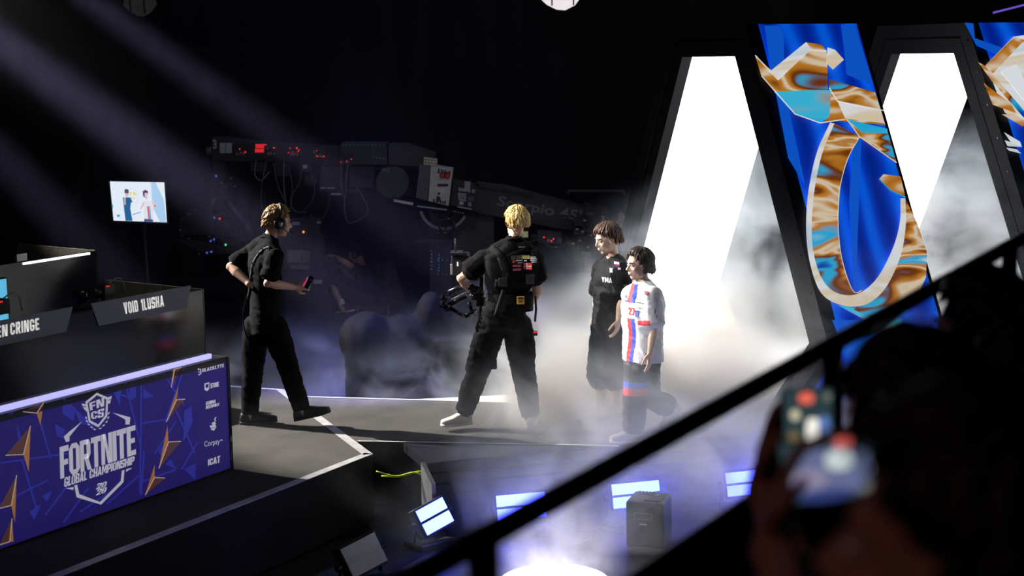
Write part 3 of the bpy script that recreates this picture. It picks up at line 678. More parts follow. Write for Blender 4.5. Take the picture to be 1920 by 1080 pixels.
# second banner: angular silver block, cut by the picture edge
Q2 = lambda n, polys, m, lift: GP(n, polys, m, lift, F2, G2)
W_ = lambda x, y: (1750+x*170/612, 30+y*170/612)
WP = lambda P: [[W_(*q) for q in p] for p in P]
Q2('print_ray', WP([[(210, 45), (270, 50), (280, 150), (480, 220), (470, 280), (290, 200)]]), SHADE1, 0.001)
Q2('print_facet', WP([[(350, 335), (540, 140), (760, 110), (900, 300), (880, 680), (700, 740), (612, 740), (480, 650), (390, 420)]]), CHW, 0.0018)
Q2('print_facet', WP([[(350, 335), (545, 140), (620, 165), (580, 200), (400, 390)]]), CH1, 0.0026)
Q2('print_facet', WP([[(300, 310), (350, 340), (612, 640), (612, 690), (400, 450)]]), CH2, 0.0026)
Q2('print_facet', WP([[(340, 455), (520, 590), (560, 660), (400, 600)]]), CH1, 0.0030)
Q2('print_facet', WP([[(460, 665), (540, 660), (640, 720), (600, 745)]]), CH1, 0.0030)
Q2('print_facet', WP([[(455, 380), (560, 330), (700, 600), (680, 640), (600, 560)]]), mat('print_white', (0.8, 0.8, 0.8), 0.7, emit=(0.80, 0.84, 0.88), estr=0.8), 0.0032)
Q2('print_mark', WP([[(475, 785), (585, 850), (595, 880), (520, 850)], [(480, 840), (580, 870), (598, 885), (500, 880)], [(490, 890), (560, 900), (592, 930), (510, 910)]]), CHW, 0.003)
# ------------------------------------------------------------------ people
def vmesh(name, bm, voxel, mat_, parent=None, smooth=2, fold=None):
    """closed overlapping shapes -> one continuous surface"""
    bmesh.ops.recalc_face_normals(bm, faces=bm.faces[:])
    me = bpy.data.meshes.new(name); bm.to_mesh(me); bm.free()
    tmp = bpy.data.objects.new('tmp', me); COL.objects.link(tmp)
    md = tmp.modifiers.new('r', 'REMESH'); md.mode = 'VOXEL'; md.voxel_size = voxel
    if smooth:
        sm = tmp.modifiers.new('s', 'SMOOTH'); sm.factor = 0.5; sm.iterations = smooth
    dg = bpy.context.evaluated_depsgraph_get(); dg.update()
    out = bpy.data.meshes.new_from_object(tmp.evaluated_get(dg))
    bpy.data.objects.remove(tmp); bpy.data.meshes.remove(me)
    out.name = name
    if fold:
        nr = [v.normal.copy() for v in out.vertices]
        for v, n in zip(out.vertices, nr): v.co = v.co+n*fold(v.co)
    for p in out.polygons: p.use_smooth = True
    o = bpy.data.objects.new(name, out); COL.objects.link(o)
    if isinstance(mat_, (list, tuple)):
        for q in mat_: out.materials.append(q)
    else: out.materials.append(mat_)
    if parent: o.parent = parent
    return o
def folds(amp, fx=(9, 9, 16), seed=0.0, fine=0.35):
    s = Vector((seed*3.1, seed*1.7, seed*5.3))
    def f(p):
        q = Vector((p.x*fx[0], p.y*fx[1], p.z*fx[2]+p.x*6))+s
        a = mnoise.noise(q)+fine*mnoise.noise(q*2.3)
        return amp*(1-2*abs(a))*0.6+amp*0.4*a
    return f
def limb(bm, pts, rs, n=12):
    pts = [Vector(p) for p in pts]
    bm_tube(bm, pts, rs, n)
    for p, r in zip(pts, rs): bm_ball(bm, p, r*0.985, 10)
def loft(bm, rings, n=20):
    """rings: (centre, a-axis, half a, b-axis, half b) superellipse sections"""
    R = []
    for c, a, ha, b, hb in rings:
        R.append([bm.verts.new(Vector(c)+Vector(a)*ha*math.copysign(abs(math.cos(2*math.pi*k/n))**0.85, math.cos(2*math.pi*k/n))+Vector(b)*hb*math.copysign(abs(math.sin(2*math.pi*k/n))**0.85, math.sin(2*math.pi*k/n))) for k in range(n)])
    for i in range(len(R)-1):
        for k in range(n): bm.faces.new((R[i][k], R[i][(k+1) % n], R[i+1][(k+1) % n], R[i+1][k]))
    bm.faces.new(R[0][::-1]); bm.faces.new(R[-1])
def yaw(deg):
    """facing deg: 0 = image right, 90 = away from camera; returns forward, right"""
    a = math.radians(deg); f = Vector((math.cos(a), math.sin(a), 0)); return f, Vector((math.sin(a), -math.cos(a), 0))
def head_matrix(c, yaw_deg, pitch=0.0, roll=0.0, s=1.0):
    f, r = yaw(yaw_deg)
    M = Matrix.Identity(4)
    M.col[0][:3] = r; M.col[1][:3] = f; M.col[2][:3] = (0, 0, 1)
    return Matrix.Translation(c) @ M @ Matrix.Rotation(math.radians(pitch), 4, 'X') @ Matrix.Rotation(math.radians(roll), 4, 'Y') @ Matrix.Scale(s, 4)
def add_M(bm, fn, M):
    b2 = bmesh.new(); fn(b2); bmesh.ops.transform(b2, matrix=M, verts=b2.verts[:])
    tmp = bpy.data.meshes.new('t'); b2.to_mesh(tmp); b2.free(); bm.from_mesh(tmp); bpy.data.meshes.remove(tmp)
def head_shape(bm):
    bm_ball(bm, (0, -0.014, 0.028), (0.077, 0.096, 0.090), 20)
    bm_ball(bm, (0, 0.022, -0.030), (0.063, 0.066, 0.080), 18)
    bm_ball(bm, (0, 0.050, -0.088), (0.030, 0.026, 0.022), 12)
    bm_ball(bm, (0, 0.070, 0.030), (0.050, 0.018, 0.014), 12)
    bm_tube(bm, [(0, 0.076, 0.022), (0, 0.092, 0.0), (0, 0.106, -0.020), (0, 0.086, -0.032)], [0.008, 0.009, 0.011, 0.010], 8)
    for s in (-1, 1):
        bm_ball(bm, (s*0.011, 0.090, -0.026), 0.009, 8)
        bm_ball(bm, (s*0.040, 0.056, -0.018), (0.020, 0.022, 0.020), 10)
        bm_ball(bm, (s*0.046, 0.020, -0.070), (0.018, 0.032, 0.024), 10)
        bm_ball(bm, (s*0.079, -0.006, -0.004), (0.009, 0.020, 0.032), 10)
        bm_ball(bm, (s*0.085, -0.014, 0.010), (0.006, 0.012, 0.018), 8)
    bm_ball(bm, (0, 0.083, -0.050), (0.024, 0.012, 0.007), 10)
    bm_ball(bm, (0, 0.081, -0.062), (0.021, 0.012, 0.008), 10)
def hand(bm, wrist, d, n, side, curl=0.5, s=1.0, spread=0.14, grip=None):
    """wrist point, d towards the fingers, n out of the back of the hand; side = +1 thumb on d x n side"""
    wrist = Vector(wrist); d = Vector(d).normalized(); n = Vector(n); n = (n-d*n.dot(d)).normalized(); t = d.cross(n)*side
    W_ = wrist
    pal = W_+d*0.048*s
    Mx = Matrix((t, d, n)).transposed().to_4x4()
    bm_ball(bm, pal, (0.041*s, 0.052*s, 0.017*s), 12, Mx.to_3x3())
    limb(bm, [W_-d*0.02, W_+d*0.02], [0.026*s, 0.025*s], 10)
    lens = (0.074, 0.083, 0.078, 0.060)
    for k in range(4):
        o = (1.5-k)*0.0195*s
        base = pal+t*o+d*(0.040-abs(k-1.2)*0.004)*s
        dd = (d+t*(1.5-k)*spread*0.5).normalized()
        p = base; pts = [p]; ang = curl*0.5
        for j, fr in enumerate((0.46, 0.31, 0.23)):
            v = dd*math.cos(ang)-n*math.sin(ang)
            p = p+v*lens[k]*fr*s; pts.append(p); ang += curl*0.95
        limb(bm, pts, [0.0095*s, 0.009*s, 0.0082*s, 0.0072*s], 8)
    b = W_+t*0.026*s+d*0.022*s-n*0.004
    v1 = (d*0.62+t*0.75-n*0.25*(1+curl)).normalized(); v2 = (d*0.92+t*(0.30-0.3*curl)-n*(0.2+0.5*curl)).normalized()
    limb(bm, [b, b+v1*0.040*s, b+v1*0.040*s+v2*0.030*s, b+v1*0.040*s+v2*0.055*s], [0.014*s, 0.011*s, 0.0098*s, 0.008*s], 8)
def hair(name, M, m, parent, fn_lim, n=260, width=0.012, lift=0.10, jitter=0.5, curl=0.0, seed=1, cap=True, vol=1.0, base_lim=None):
    """locks flowing from the crown over the scalp; fn_lim(phi) = how far (deg from crown) the hair reaches; phi 0 = front"""
    rnd = random.Random(seed); bm = bmesh.new()
    c = Vector((0, -0.014, 0.026)); rad = Vector((0.082, 0.101, 0.096))*1.0
    crown = math.radians(-14)
    def surf(a, phi, k):
        # polar about an axis tipped backwards
        v = Vector((math.sin(a)*math.sin(phi), math.sin(a)*math.cos(phi), math.cos(a)))
        v = Matrix.Rotation(-crown, 3, 'X') @ v
        if v.z < -0.12:
            h = Vector((v.x, v.y, 0)); hl = max(h.length, 1e-4)
            q = h/hl*0.985
            return c+Vector((q.x*rad.x*k, q.y*rad.y*k, -0.12*rad.z+(v.z+0.12)*rad.z*1.25))
        return c+Vector((v.x*rad.x*k, v.y*rad.y*k, v.z*rad.z*k))
    if cap:
        na, npk = 12, 36; rows = []
        for i in range(na+1):
            row = []
            for k in range(npk):
                phi = 2*math.pi*k/npk; lim = math.radians((base_lim or fn_lim)(phi)*0.94)
                row.append(bm.verts.new(surf(lim*max(i, 0.02)/na, phi, 1.035*vol)))
            rows.append(row)
        for i in range(na):
            for k in range(npk): bm.faces.new((rows[i][k], rows[i][(k+1) % npk], rows[i+1][(k+1) % npk], rows[i+1][k]))
    for q in range(n):
        phi = rnd.uniform(0, 2*math.pi); lim = fn_lim(phi)
        L = rnd.uniform(26, 48)
        a1 = lim*math.sqrt(rnd.uniform(0.03, 1.0))+rnd.uniform(-4, 5)
        a0 = max(1.0, a1-L)
        dphi = rnd.uniform(-jitter, jitter)*0.6
        lf = 1.03*vol+lift*rnd.uniform(0.1, 1.0)
        pts = []; ns = 6; ph0 = rnd.uniform(0, 6.28)
        for j in range(ns):
            t = j/(ns-1)
            a = math.radians(a0+(a1-a0)*t)
            k = 1.02*vol+(lf-1.02*vol)*math.sin(math.pi*min(1, t*0.62+0.12))
            p = surf(a, phi+dphi*t+curl*0.22*math.sin(ph0+t*7), k+curl*0.045*math.cos(ph0+t*8))
            pts.append(p)
        w0 = width*rnd.uniform(0.7, 1.25)
        bm_tube(bm, pts, [w0*0.6, w0, w0, w0*0.85, w0*0.6, w0*0.15], 5)
    bmesh.ops.transform(bm, matrix=M, verts=bm.verts[:])
    return mesh_obj(name, bm, m, parent, True)
def eyes(M, parent, iris=(0.03, 0.02, 0.015), browm=None, y=0.074):
    Mw = mat('eye_white', (0.75, 0.73, 0.7), 0.25); Mi = mat('iris_dark', (0.02, 0.014, 0.01), 0.2)
    for s in (-1, 1):
        bm = bmesh.new(); bm_ball(bm, M @ Vector((s*0.031, y, 0.010)), (0.0125, 0.0125, 0.0075), 10, M.to_3x3())
        e = mesh_obj('eye', bm, Mw, parent, True)
        bm = bmesh.new(); bm_ball(bm, M @ Vector((s*0.031, y+0.0085, 0.010)), (0.006, 0.0045, 0.0065), 8, M.to_3x3())
        mesh_obj('iris', bm, Mi, e, True)
        if browm:
            bm = bmesh.new(); bm_tube(bm, [M @ Vector((s*0.014, 0.090, 0.028)), M @ Vector((s*0.032, 0.089, 0.034)), M @ Vector((s*0.050, 0.076, 0.029))], [0.003, 0.0035, 0.002], 6)
            mesh_obj('eyebrow', bm, browm, parent, True)
def shoe(parent, ankle, toe_dir, m, m_sole, length=0.29, pitch=0.0, h_ankle=0.09, name='shoe', lace=None):
    """ankle joint; toe_dir horizontal; pitch > 0 raises the toe; the sole lies h_ankle below the ankle"""
    f = Vector(toe_dir); f.z = 0; f.normalize(); r = Vector((f.y, -f.x, 0)); up = Vector((0, 0, 1))
    Rm = Matrix.Rotation(math.radians(pitch), 3, r)
    f2 = Rm @ f; u2 = Rm @ up
    k = length/0.29
    o = Vector(ankle)-u2*h_ankle-f2*0.075*k
    sec = [(0.0, 0.026, 0.05, 0.0), (0.012, 0.036, 0.085, 0.0), (0.05, 0.041, 0.105, 0.0), (0.10, 0.043, 0.100, 0.0), (0.15, 0.047, 0.080, 0.0), (0.20, 0.050, 0.062, 0.0), (0.245, 0.046, 0.050, 0.004), (0.275, 0.034, 0.040, 0.008), (0.29, 0.016, 0.028, 0.012)]
    bm = bmesh.new()
    loft(bm, [(o+f2*x*k+u2*(0.018+z0+h/2), r, wd, u2, h/2) for x, wd, h, z0 in sec], 16)
    s = mesh_obj(name, bm, m, parent, True)
    bm = bmesh.new()
    loft(bm, [(o+f2*(x*1.02-0.004)*k+u2*(0.013+z0*0.9), r, wd*1.07, u2, 0.013) for x, wd, h, z0 in sec], 16)
    mesh_obj('sole', bm, m_sole, s, True)
    if lace:
        bm = bmesh.new()
        for q in range(4):
            x = 0.115+q*0.026; hh = 0.118-(x-0.10)*0.44
            bm_tube(bm, [o+f2*x*k+r*sg*0.03+u2*(hh-0.012) for sg in (-1, 1)][:1]+[o+f2*(x+0.008)*k+u2*hh]+[o+f2*x*k+r*0.03*(1)+u2*(hh-0.012)], 0.0035, 6)
        mesh_obj('lace', bm, lace, s, True)
    return s

def body_mesh(P, skin, parent_name='person'):
    """P: dict of joints. Returns skin mesh: head, neck, trunk, arms, hands, legs in one surface"""
    bm = bmesh.new()
    add_M(bm, head_shape, P['headM'])
    hc = P['headM'] @ Vector((0, -0.022, -0.045))
    limb(bm, [hc, P['neck']+Vector((0, 0, 0.03)), P['neck']-Vector((0, 0, 0.03))], [0.050*P.get('nk', 1), 0.053*P.get('nk', 1), 0.066])
    cf, cr = yaw(P['chest_yaw']); pf, pr = yaw(P['hip_yaw'])
    ch = P['chest']; hp = P['hips']; mid = (ch+hp)/2
    sw = P.get('sw', 0.165)
    loft(bm, [(P['neck']-Vector((0, 0, 0.03)), cr, 0.07, cf, 0.05), (ch+Vector((0, 0, 0.12)), cr, sw*0.9, cf, 0.075), (ch, cr, sw*0.92, cf, 0.10), (mid, (cr+pr)/2, 0.12, (cf+pf)/2, 0.085), (hp, pr, 0.14, pf, 0.10)], 18)
    for a in P['arms']:
        limb(bm, [a['sh'], a['sh'].lerp(a['el'], 0.5), a['el'], a['el'].lerp(a['wr'], 0.3), a['wr']], [0.047, 0.043, 0.038, 0.042, 0.026])
        hand(bm, a['wr'], a['hd'], a['hn'], a['side'], a.get('curl', 0.5), a.get('hs', 1.0))
    for l in P['legs']:
        limb(bm, [l['hip'], l['kn'], l['kn'].lerp(l['an'], 0.35), l['an']], [0.075, 0.052, 0.05, 0.034])
        f = Vector(l['toe']); f.z = 0; f.normalize()
        limb(bm, [l['an'], l['an']+f*0.10-Vector((0, 0, 0.035))], [0.034, 0.028])
    return vmesh(parent_name, bm, 0.0065, skin, None, 2)
def shirt_mesh(P, m, parent, sleeve=0.82, loose=1.0, hem=0.0, fold=0.009, seed=0, paint=None, voxel=0.009, name='shirt', srad=0.068, hemw=0.165):
    bm = bmesh.new(); cf, cr = yaw(P['chest_yaw']); pf, pr = yaw(P['hip_yaw'])
    ch = P['chest']; hp = P['hips']; mid = ch.lerp(hp, 0.55); sw = P.get('sw', 0.165)
    back = -cf*0.012
    hm = hp+Vector((0, 0, hem))
    loft(bm, [(P['neck']+back*0.5+Vector((0, 0, 0.012)), cr, 0.078, cf, 0.068), (P['neck']+back-Vector((0, 0, 0.035)), cr, 0.115, cf, 0.078), (ch+back+Vector((0, 0, 0.125)), cr, sw*1.05, cf, 0.096), (ch+back+Vector((0, 0, 0.05)), cr, sw*1.06*loose, cf, 0.118*loose), (ch-Vector((0, 0, 0.08)), cr, sw*1.02*loose, cf, 0.125*loose), (mid, (cr+pr)/2, 0.152*loose, (cf+pf)/2, 0.115*loose), (hm, pr, hemw*loose, pf, 0.122*loose)], 24)
    for a in P['arms']:
        limb(bm, [P['neck']+back+Vector((0, 0, 0.004)), P['neck'].lerp(a['sh'], 0.5)+back+Vector((0, 0, 0.008)), a['sh']+Vector((0, 0, 0.0))], [0.062, 0.066, 0.066])
        e = a['sh'].lerp(a['el'], sleeve)
        sl = P.get('srad', srad)
        inn = a['sh'].lerp(ch+Vector((0, 0, 0.09)), 0.45)
        limb(bm, [inn, a['sh'], a['sh'].lerp(e, 0.5), e-(e-a['sh']).normalized()*0.02], [0.075, sl*0.98, sl, sl*1.0])
        bm_tube(bm, [e-(e-a['sh']).normalized()*0.05, e+(e-a['sh']).normalized()*0.015], [sl, sl*1.04], 14)
    o = vmesh(name, bm, voxel, m, parent, 2, folds(fold, seed=seed))
    if paint:
        for p in o.data.polygons:
            q = p.center-ch
            p.material_index = paint(q.dot(cr), q.dot(cf), q.z, p.normal)
    return o
def trousers_mesh(P, m, parent, rad=(0.105, 0.085, 0.072), fold=0.012, seed=0, end=0.97, paint=None, cuff=0.0, voxel=0.010, top=0.10, hw=0.165):
    bm = bmesh.new(); pf, pr = yaw(P['hip_yaw']); hp = P['hips']
    loft(bm, [(hp+Vector((0, 0, top)), pr, hw*0.92, pf, 0.115), (hp, pr, hw, pf, 0.125), (hp-Vector((0, 0, 0.10)), pr, hw*1.0, pf, 0.122)], 20)
    for l in P['legs']:
        e = l['kn'].lerp(l['an'], end)
        pts = [l['hip'], l['hip'].lerp(l['kn'], 0.5), l['kn'], l['kn'].lerp(e, 0.55), e]
        rs = [rad[0], rad[0]*0.97, rad[1], (rad[1]+rad[2])/2*1.02, rad[2]]
        limb(bm, pts[:4], rs[:4], 14)
        bm_tube(bm, [pts[3], e], [rs[3], rs[4]], 14)
    o = vmesh('trousers', bm, voxel, m, parent, 2, folds(fold, (7, 7, 13), seed))
    if paint:
        for p in o.data.polygons: p.material_index = paint(p.center, p.normal)
    if cuff:
        for l in P['legs']:
            e = l['kn'].lerp(l['an'], end); dv = (l['an']-l['kn']).normalized()
            bm = bmesh.new(); bm_tube(bm, [e-dv*0.02, e+dv*0.012, e+dv*cuff], [rad[2]*0.98, rad[2]*0.80, rad[2]*0.72], 16)
            mesh_obj('cuff', bm, m, o, True)
    return o
def collar(P, m, parent, r=0.066):
    bm = bmesh.new(); cf, cr = yaw(P['chest_yaw'])
    ring = [P['neck']-cf*0.008+cr*math.cos(t*math.pi/10)*(r+0.008)+cf*math.sin(t*math.pi/10)*r+Vector((0, 0, 0.016-0.016*math.sin(t*math.pi/10))) for t in range(21)]
    bm_tube(bm, ring, 0.010, 8, cap=False)
    return mesh_obj('collar', bm, m, parent, True)
from mathutils.bvhtree import BVHTree
class Surf:
    """project flat prints on to a garment"""
    def __init__(self, o):
        self.t = BVHTree.FromPolygons([v.co.copy() for v in o.data.vertices], [tuple(p.vertices) for p in o.data.polygons])
    def put(self, p, d, lift=0.004):
        h = self.t.ray_cast(Vector(p)-Vector(d)*0.6, Vector(d), 1.2)
        if h[0] is None: return Vector(p)
        return h[0]-Vector(d)*lift
def decal(name, surf, centre, right, up, w_, h_, m, parent, n=6, lift=0.004, polys=None):
    """patch centred at centre, projected along -right x up"""
    right = Vector(right).normalized(); up = Vector(up).normalized(); d = -right.cross(up)
    bm = bmesh.new()
    if polys is None:
        g = [[bm.verts.new(surf.put(Vector(centre)+right*w_*(i/n-0.5)+up*h_*(j/n-0.5), d, lift)) for i in range(n+1)] for j in range(n+1)]
        for j in range(n):
            for i in range(n): bm.faces.new((g[j][i], g[j][i+1], g[j+1][i+1], g[j+1][i]))
    else:
        for p in polys:
            bm_poly(bm, [surf.put(Vector(centre)+right*w_*(q[0]-0.5)+up*h_*(q[1]-0.5), d, lift) for q in p])
    o = mesh_obj(name, bm, m, parent, True)
    return o
def decal_text(name, surf, s, centre, right, up, w_, h_, m, parent, shear=0.0, lift=0.006):
    ps, W_ = text_polys(s, 0.08, shear)
    return decal(name, surf, centre, right, up, w_, h_, m, parent, lift=lift, polys=[[(q[0]/W_, q[1]) for q in p] for p in ps])
def headset(M, parent, mic=True, cup=1.0, side=1):
    Mp = mat('headset_plastic', (0.012, 0.012, 0.013), 0.35)
    h = empty('headset', (0, 0, 0)); h.parent = parent
    bm = bmesh.new()
    pts = [M @ Vector((math.sin(t)*0.108, -0.012, 0.012+math.cos(t)*0.134)) for t in [(-1.62+3.24*k/14) for k in range(15)]]
    bm_tube(bm, pts, 0.013, 8); mesh_obj('headband', bm, Mp, h, True)
    for s in (-1, 1):
        bm = bmesh.new()
        a = M @ Vector((s*0.082, -0.010, -0.002)); b = M @ Vector((s*0.112, -0.010, -0.002)); c2 = M @ Vector((s*0.122, -0.010, -0.002))
        bm_tube(bm, [a, b, c2], [0.043*cup, 0.044*cup, 0.034*cup], 16); mesh_obj('ear_cup', bm, Mp, h, True)
        bm = bmesh.new(); bm_tube(bm, [c2, M @ Vector((s*0.125, -0.010, -0.002))], 0.018*cup, 12)
        mesh_obj('ear_cup_cap', bm, mat('headset_silver', (0.3, 0.3, 0.31), 0.3, 0.7), h, True)
    if mic:
        s = side
        pts = spline([M @ Vector((s*0.105, 0.015, -0.030)), M @ Vector((s*0.095, 0.06, -0.062)), M @ Vector((s*0.055, 0.098, -0.072)), M @ Vector((s*0.022, 0.112, -0.066))], 5)
        bm = bmesh.new(); bm_tube(bm, pts, 0.004, 6); bm_ball(bm, pts[-1], 0.011, 10); mesh_obj('microphone_boom', bm, Mp, h, True)
    return h

# skin and cloth
SKIN1 = mat('skin_fair', (0.62, 0.38, 0.28), 0.55, sss=0.08, var=0.08, vscale=25)
SKIN2 = mat('skin_fair_warm', (0.62, 0.37, 0.26), 0.55, sss=0.08, var=0.08, vscale=25)
SKIN3 = mat('skin_light', (0.66, 0.44, 0.33), 0.5, sss=0.08, var=0.06, vscale=25)
CLB = mat('black_cotton', (0.006, 0.006, 0.007), 0.9, spec=0.08, var=0.2, vscale=30, bump=0.15, bscale=250)
CLT = mat('black_twill', (0.004, 0.004, 0.005), 0.85, spec=0.07, var=0.2, vscale=30, bump=0.15, bscale=250)
SHB = mat('black_shoe', (0.012, 0.012, 0.014), 0.6, var=0.3, bump=0.2)
SHS = mat('black_sole', (0.02, 0.02, 0.022), 0.8)
SHW = mat('white_shoe', (0.72, 0.68, 0.60), 0.6, var=0.1, bump=0.15)
SHWS = mat('white_sole', (0.8, 0.77, 0.70), 0.6)
SOCK = mat('grey_sock', (0.45, 0.47, 0.55), 0.9)
def hair_mat(name, c, rough=0.45, var=0.5):
    return mat(name, c, rough, var=var, vscale=55, bump=0.5, bscale=120, spec=0.4)
HG = hair_mat('hair_ginger', (0.30, 0.16, 0.055)); HBL = hair_mat('hair_blond', (0.55, 0.38, 0.14))
HBR = hair_mat('hair_brown', (0.075, 0.034, 0.020)); HDK = hair_mat('hair_dark', (0.028, 0.016, 0.012)); HK = hair_mat('hair_black', (0.008, 0.007, 0.008))

def PX(root, px, py, dy=0.0):
    """joint at pixel (px, py), dy metres behind the figure's own plane"""
    return at(px, py, root.y+dy)
V = Vector
def fig(bodyname, P, skin, label, cat='person'):
    b = body_mesh(P, skin, 'person'); tag(b, label, cat); return b

# ---- crew member with headset at left, walking right, seen from behind his right shoulder
R1 = onz(535, 797, 0)
def J(px, py, dy=0.0): return PX(R1, px, py, dy)
P1 = dict(chest_yaw=28, hip_yaw=20, sw=0.185)
P1['headM'] = head_matrix(J(523, 417, 0.0), 18, -10, 0, 1.03)
P1['neck'] = J(506, 450); P1['chest'] = J(496, 508, 0.0); P1['hips'] = J(498, 603)
P1['arms'] = [dict(sh=J(516, 482, -0.17), el=J(502, 531, -0.24), wr=J(552, 538, -0.05), hd=V((1, 0.35, 0.05)), hn=V((0.1, -1, 0.3)), side=1, curl=0.75),
              dict(sh=J(471, 474, 0.16), el=J(432, 500, 0.02), wr=J(470, 534, -0.10), hd=V((1, 0.1, -0.35)), hn=V((0.2, -1, 0)), side=-1, curl=0.4)]
P1['legs'] = [dict(hip=J(480, 612, 0.05), kn=J(474, 697, 0.05), an=J(468, 776, 0.06), toe=V((1, 0.05, 0))),
              dict(hip=J(514, 612, -0.06), kn=J(541, 690, -0.06), an=J(566, 768, -0.06), toe=V((1, 0.02, 0)))]
b1 = fig('person', P1, SKIN1, 'person in black T-shirt and headset walking beside the blue desk')
s1 = shirt_mesh(P1, CLB, b1, sleeve=0.72, fold=0.010, seed=1, hem=-0.02, loose=1.02, srad=0.076, hemw=0.16)
t1 = trousers_mesh(P1, CLT, b1, rad=(0.108, 0.084, 0.068), seed=2, fold=0.013, end=0.98)
collar(P1, CLB, s1)
shoe(b1, P1['legs'][0]['an'], V((1, 0.05, 0)), SHB, SHS, 0.31, 0, 0.085, lace=CLT)
shoe(b1, P1['legs'][1]['an'], V((1, 0.02, 0)), SHB, SHS, 0.31, 12, 0.085, lace=CLT)
for l in P1['legs']:
    bm = bmesh.new(); limb(bm, [l['an']+V((0, 0, 0.02)), l['an']+V((0.01, 0, -0.02))], [0.045, 0.045]); mesh_obj('sock', bm, SOCK, b1, True)
def lim_short(phi):
    f = math.cos(phi)
    return 78-6*f if f > 0.55 else (92 if f > -0.2 else 118)
hair('hair', P1['headM'], HG, b1, lambda p: 64 if math.cos(p) > 0.6 else (88 if math.cos(p) > -0.1 else 124), n=620, width=0.0085, lift=0.18, curl=1.0, jitter=1.0, seed=3, vol=1.01)
headset(P1['headM'], b1, True, 1.2, 1)
eyes(P1['headM'], b1, browm=HG)
# lanyard over the shoulder and cable down the back
sf = Surf(s1)
bm = bmesh.new(); pts = [(512, 458), (500, 463), (488, 475), (479, 492), (474, 515), (470, 540), (465, 560)]
L_ = [sf.put(J(x, y, 0), V((0, 1, 0)), 0.006) for x, y in pts]
bm_tube(bm, spline(L_, 4), 0.009, 6); mesh_obj('lanyard', bm, mat('lanyard_grey', (0.035, 0.035, 0.04), 0.7), b1, True)
for k, (x, y) in enumerate(((508, 460), (499, 463), (491, 470), (480, 490), (473, 520))):
    q = sf.put(J(x, y, 0), V((0, 1, 0)), 0.016); box('lanyard_print', q, (0.026, 0.003, 0.012), mat('pale_print', (0.4, 0.4, 0.42), 0.7), b1)
bm = bmesh.new(); pts = [J(463, 555, -0.2), J(456, 590, -0.18), J(459, 620, -0.16), J(469, 645, -0.15)]
bm_tube(bm, spline(pts, 5), 0.005, 6); mesh_obj('belt_cable', bm, CLT, b1, True)
# handheld controller in his hand
ctrl = empty('handheld_controller', J(578, 530, -0.02), 0, 'small black handheld control with pink edge in a hand near the desk', 'remote')
box('body', (0, 0, 0), (0.05, 0.035, 0.10), M_black, ctrl, Matrix.Rotation(0.5, 4, 'Y'), 0.008)
box('edge_light', (-0.022, -0.006, 0.0), (0.014, 0.03, 0.09), mat('pink_edge', (0.6, 0.05, 0.2), 0.4, emit=(1, 0.1, 0.35), estr=0.35), ctrl, Matrix.Rotation(0.5, 4, 'Y'), 0.004)
bm = bmesh.new(); bm_cyl(bm, V((0.02, -0.012, 0.03)), V((0.03, -0.02, 0.045)), 0.022, 12); mesh_obj('knob', bm, M_blackgloss, ctrl)

# ---- camera operator seen from behind, legs apart
R2 = onz(935, 803, 0)
def J(px, py, dy=0.0): return PX(R2, px, py, dy)
P2 = dict(chest_yaw=106, hip_yaw=100, sw=0.20)
P2['headM'] = head_matrix(J(968, 417, 0.03), 118, -6, 0, 1.04)
P2['neck'] = J(964, 453, 0.0); P2['chest'] = J(957, 508, 0.0); P2['hips'] = J(946, 598)
P2['arms'] = [dict(sh=J(908, 487, 0.03), el=J(864, 522, 0.02), wr=J(892, 553, 0.20), hd=V((0.7, 0.5, -0.35)), hn=V((-0.6, -0.2, 0.7)), side=1, curl=0.9),
              dict(sh=J(1001, 486, -0.03), el=J(1007, 546, -0.02), wr=J(990, 575, 0.22), hd=V((-0.8, 0.6, -0.1)), hn=V((0.5, 0.6, 0.3)), side=-1, curl=0.9)]
P2['legs'] = [dict(hip=J(922, 612, 0.0), kn=J(893, 701, 0.04), an=J(869, 777, 0.0), toe=V((-0.55, -0.15, 0))),
              dict(hip=J(971, 612, 0.0), kn=J(983, 702, 0.06), an=J(996, 785, 0.0), toe=V((0.15, 1, 0)))]
b2 = fig('person', P2, SKIN2, 'person in black harness carrying the camera stabilizer, seen from behind')
s2 = shirt_mesh(P2, CLB, b2, sleeve=0.60, fold=0.010, seed=5, hem=0.05, srad=0.088, hemw=0.175)
t2 = trousers_mesh(P2, CLT, b2, rad=(0.118, 0.094, 0.070), seed=6, fold=0.019, end=0.93, cuff=0.035, hw=0.18)
collar(P2, CLB, s2)
shoe(b2, P2['legs'][0]['an'], V((-0.75, -0.35, 0)), SHW, SHWS, 0.27, 0, 0.09, lace=SHWS)
shoe(b2, P2['legs'][1]['an'], V((0.1, 1, 0)), SHW, SHWS, 0.28, 0, 0.085)
for l in P2['legs']:
    bm = bmesh.new(); limb(bm, [l['an']+V((0, 0, 0.03)), l['an']+V((0, 0, -0.02))], [0.043, 0.043]); mesh_obj('sock', bm, mat('white_sock', (0.8, 0.8, 0.8), 0.9), b2, True)
hair('hair', P2['headM'], HBL, b2, lambda p: 62 if math.cos(p) > 0.6 else (84 if math.cos(p) > 0.0 else 116), n=800, width=0.0075, lift=0.13, curl=0.25, jitter=0.8, seed=9, vol=1.01)
eyes(P2['headM'], b2, browm=HBL)
# earpiece with tube
bm = bmesh.new(); Mh = P2['headM']
bm_tube(bm, spline([Mh @ V((-0.09, 0.0, 0.0)), Mh @ V((-0.095, -0.02, -0.03)), Mh @ V((-0.07, -0.06, -0.05)), Mh @ V((-0.05, -0.08, -0.10))], 5), 0.004, 6)
bm_ball(bm, Mh @ V((-0.09, 0.0, -0.004)), 0.012, 8); mesh_obj('earpiece', bm, M_blackgloss, b2, True)
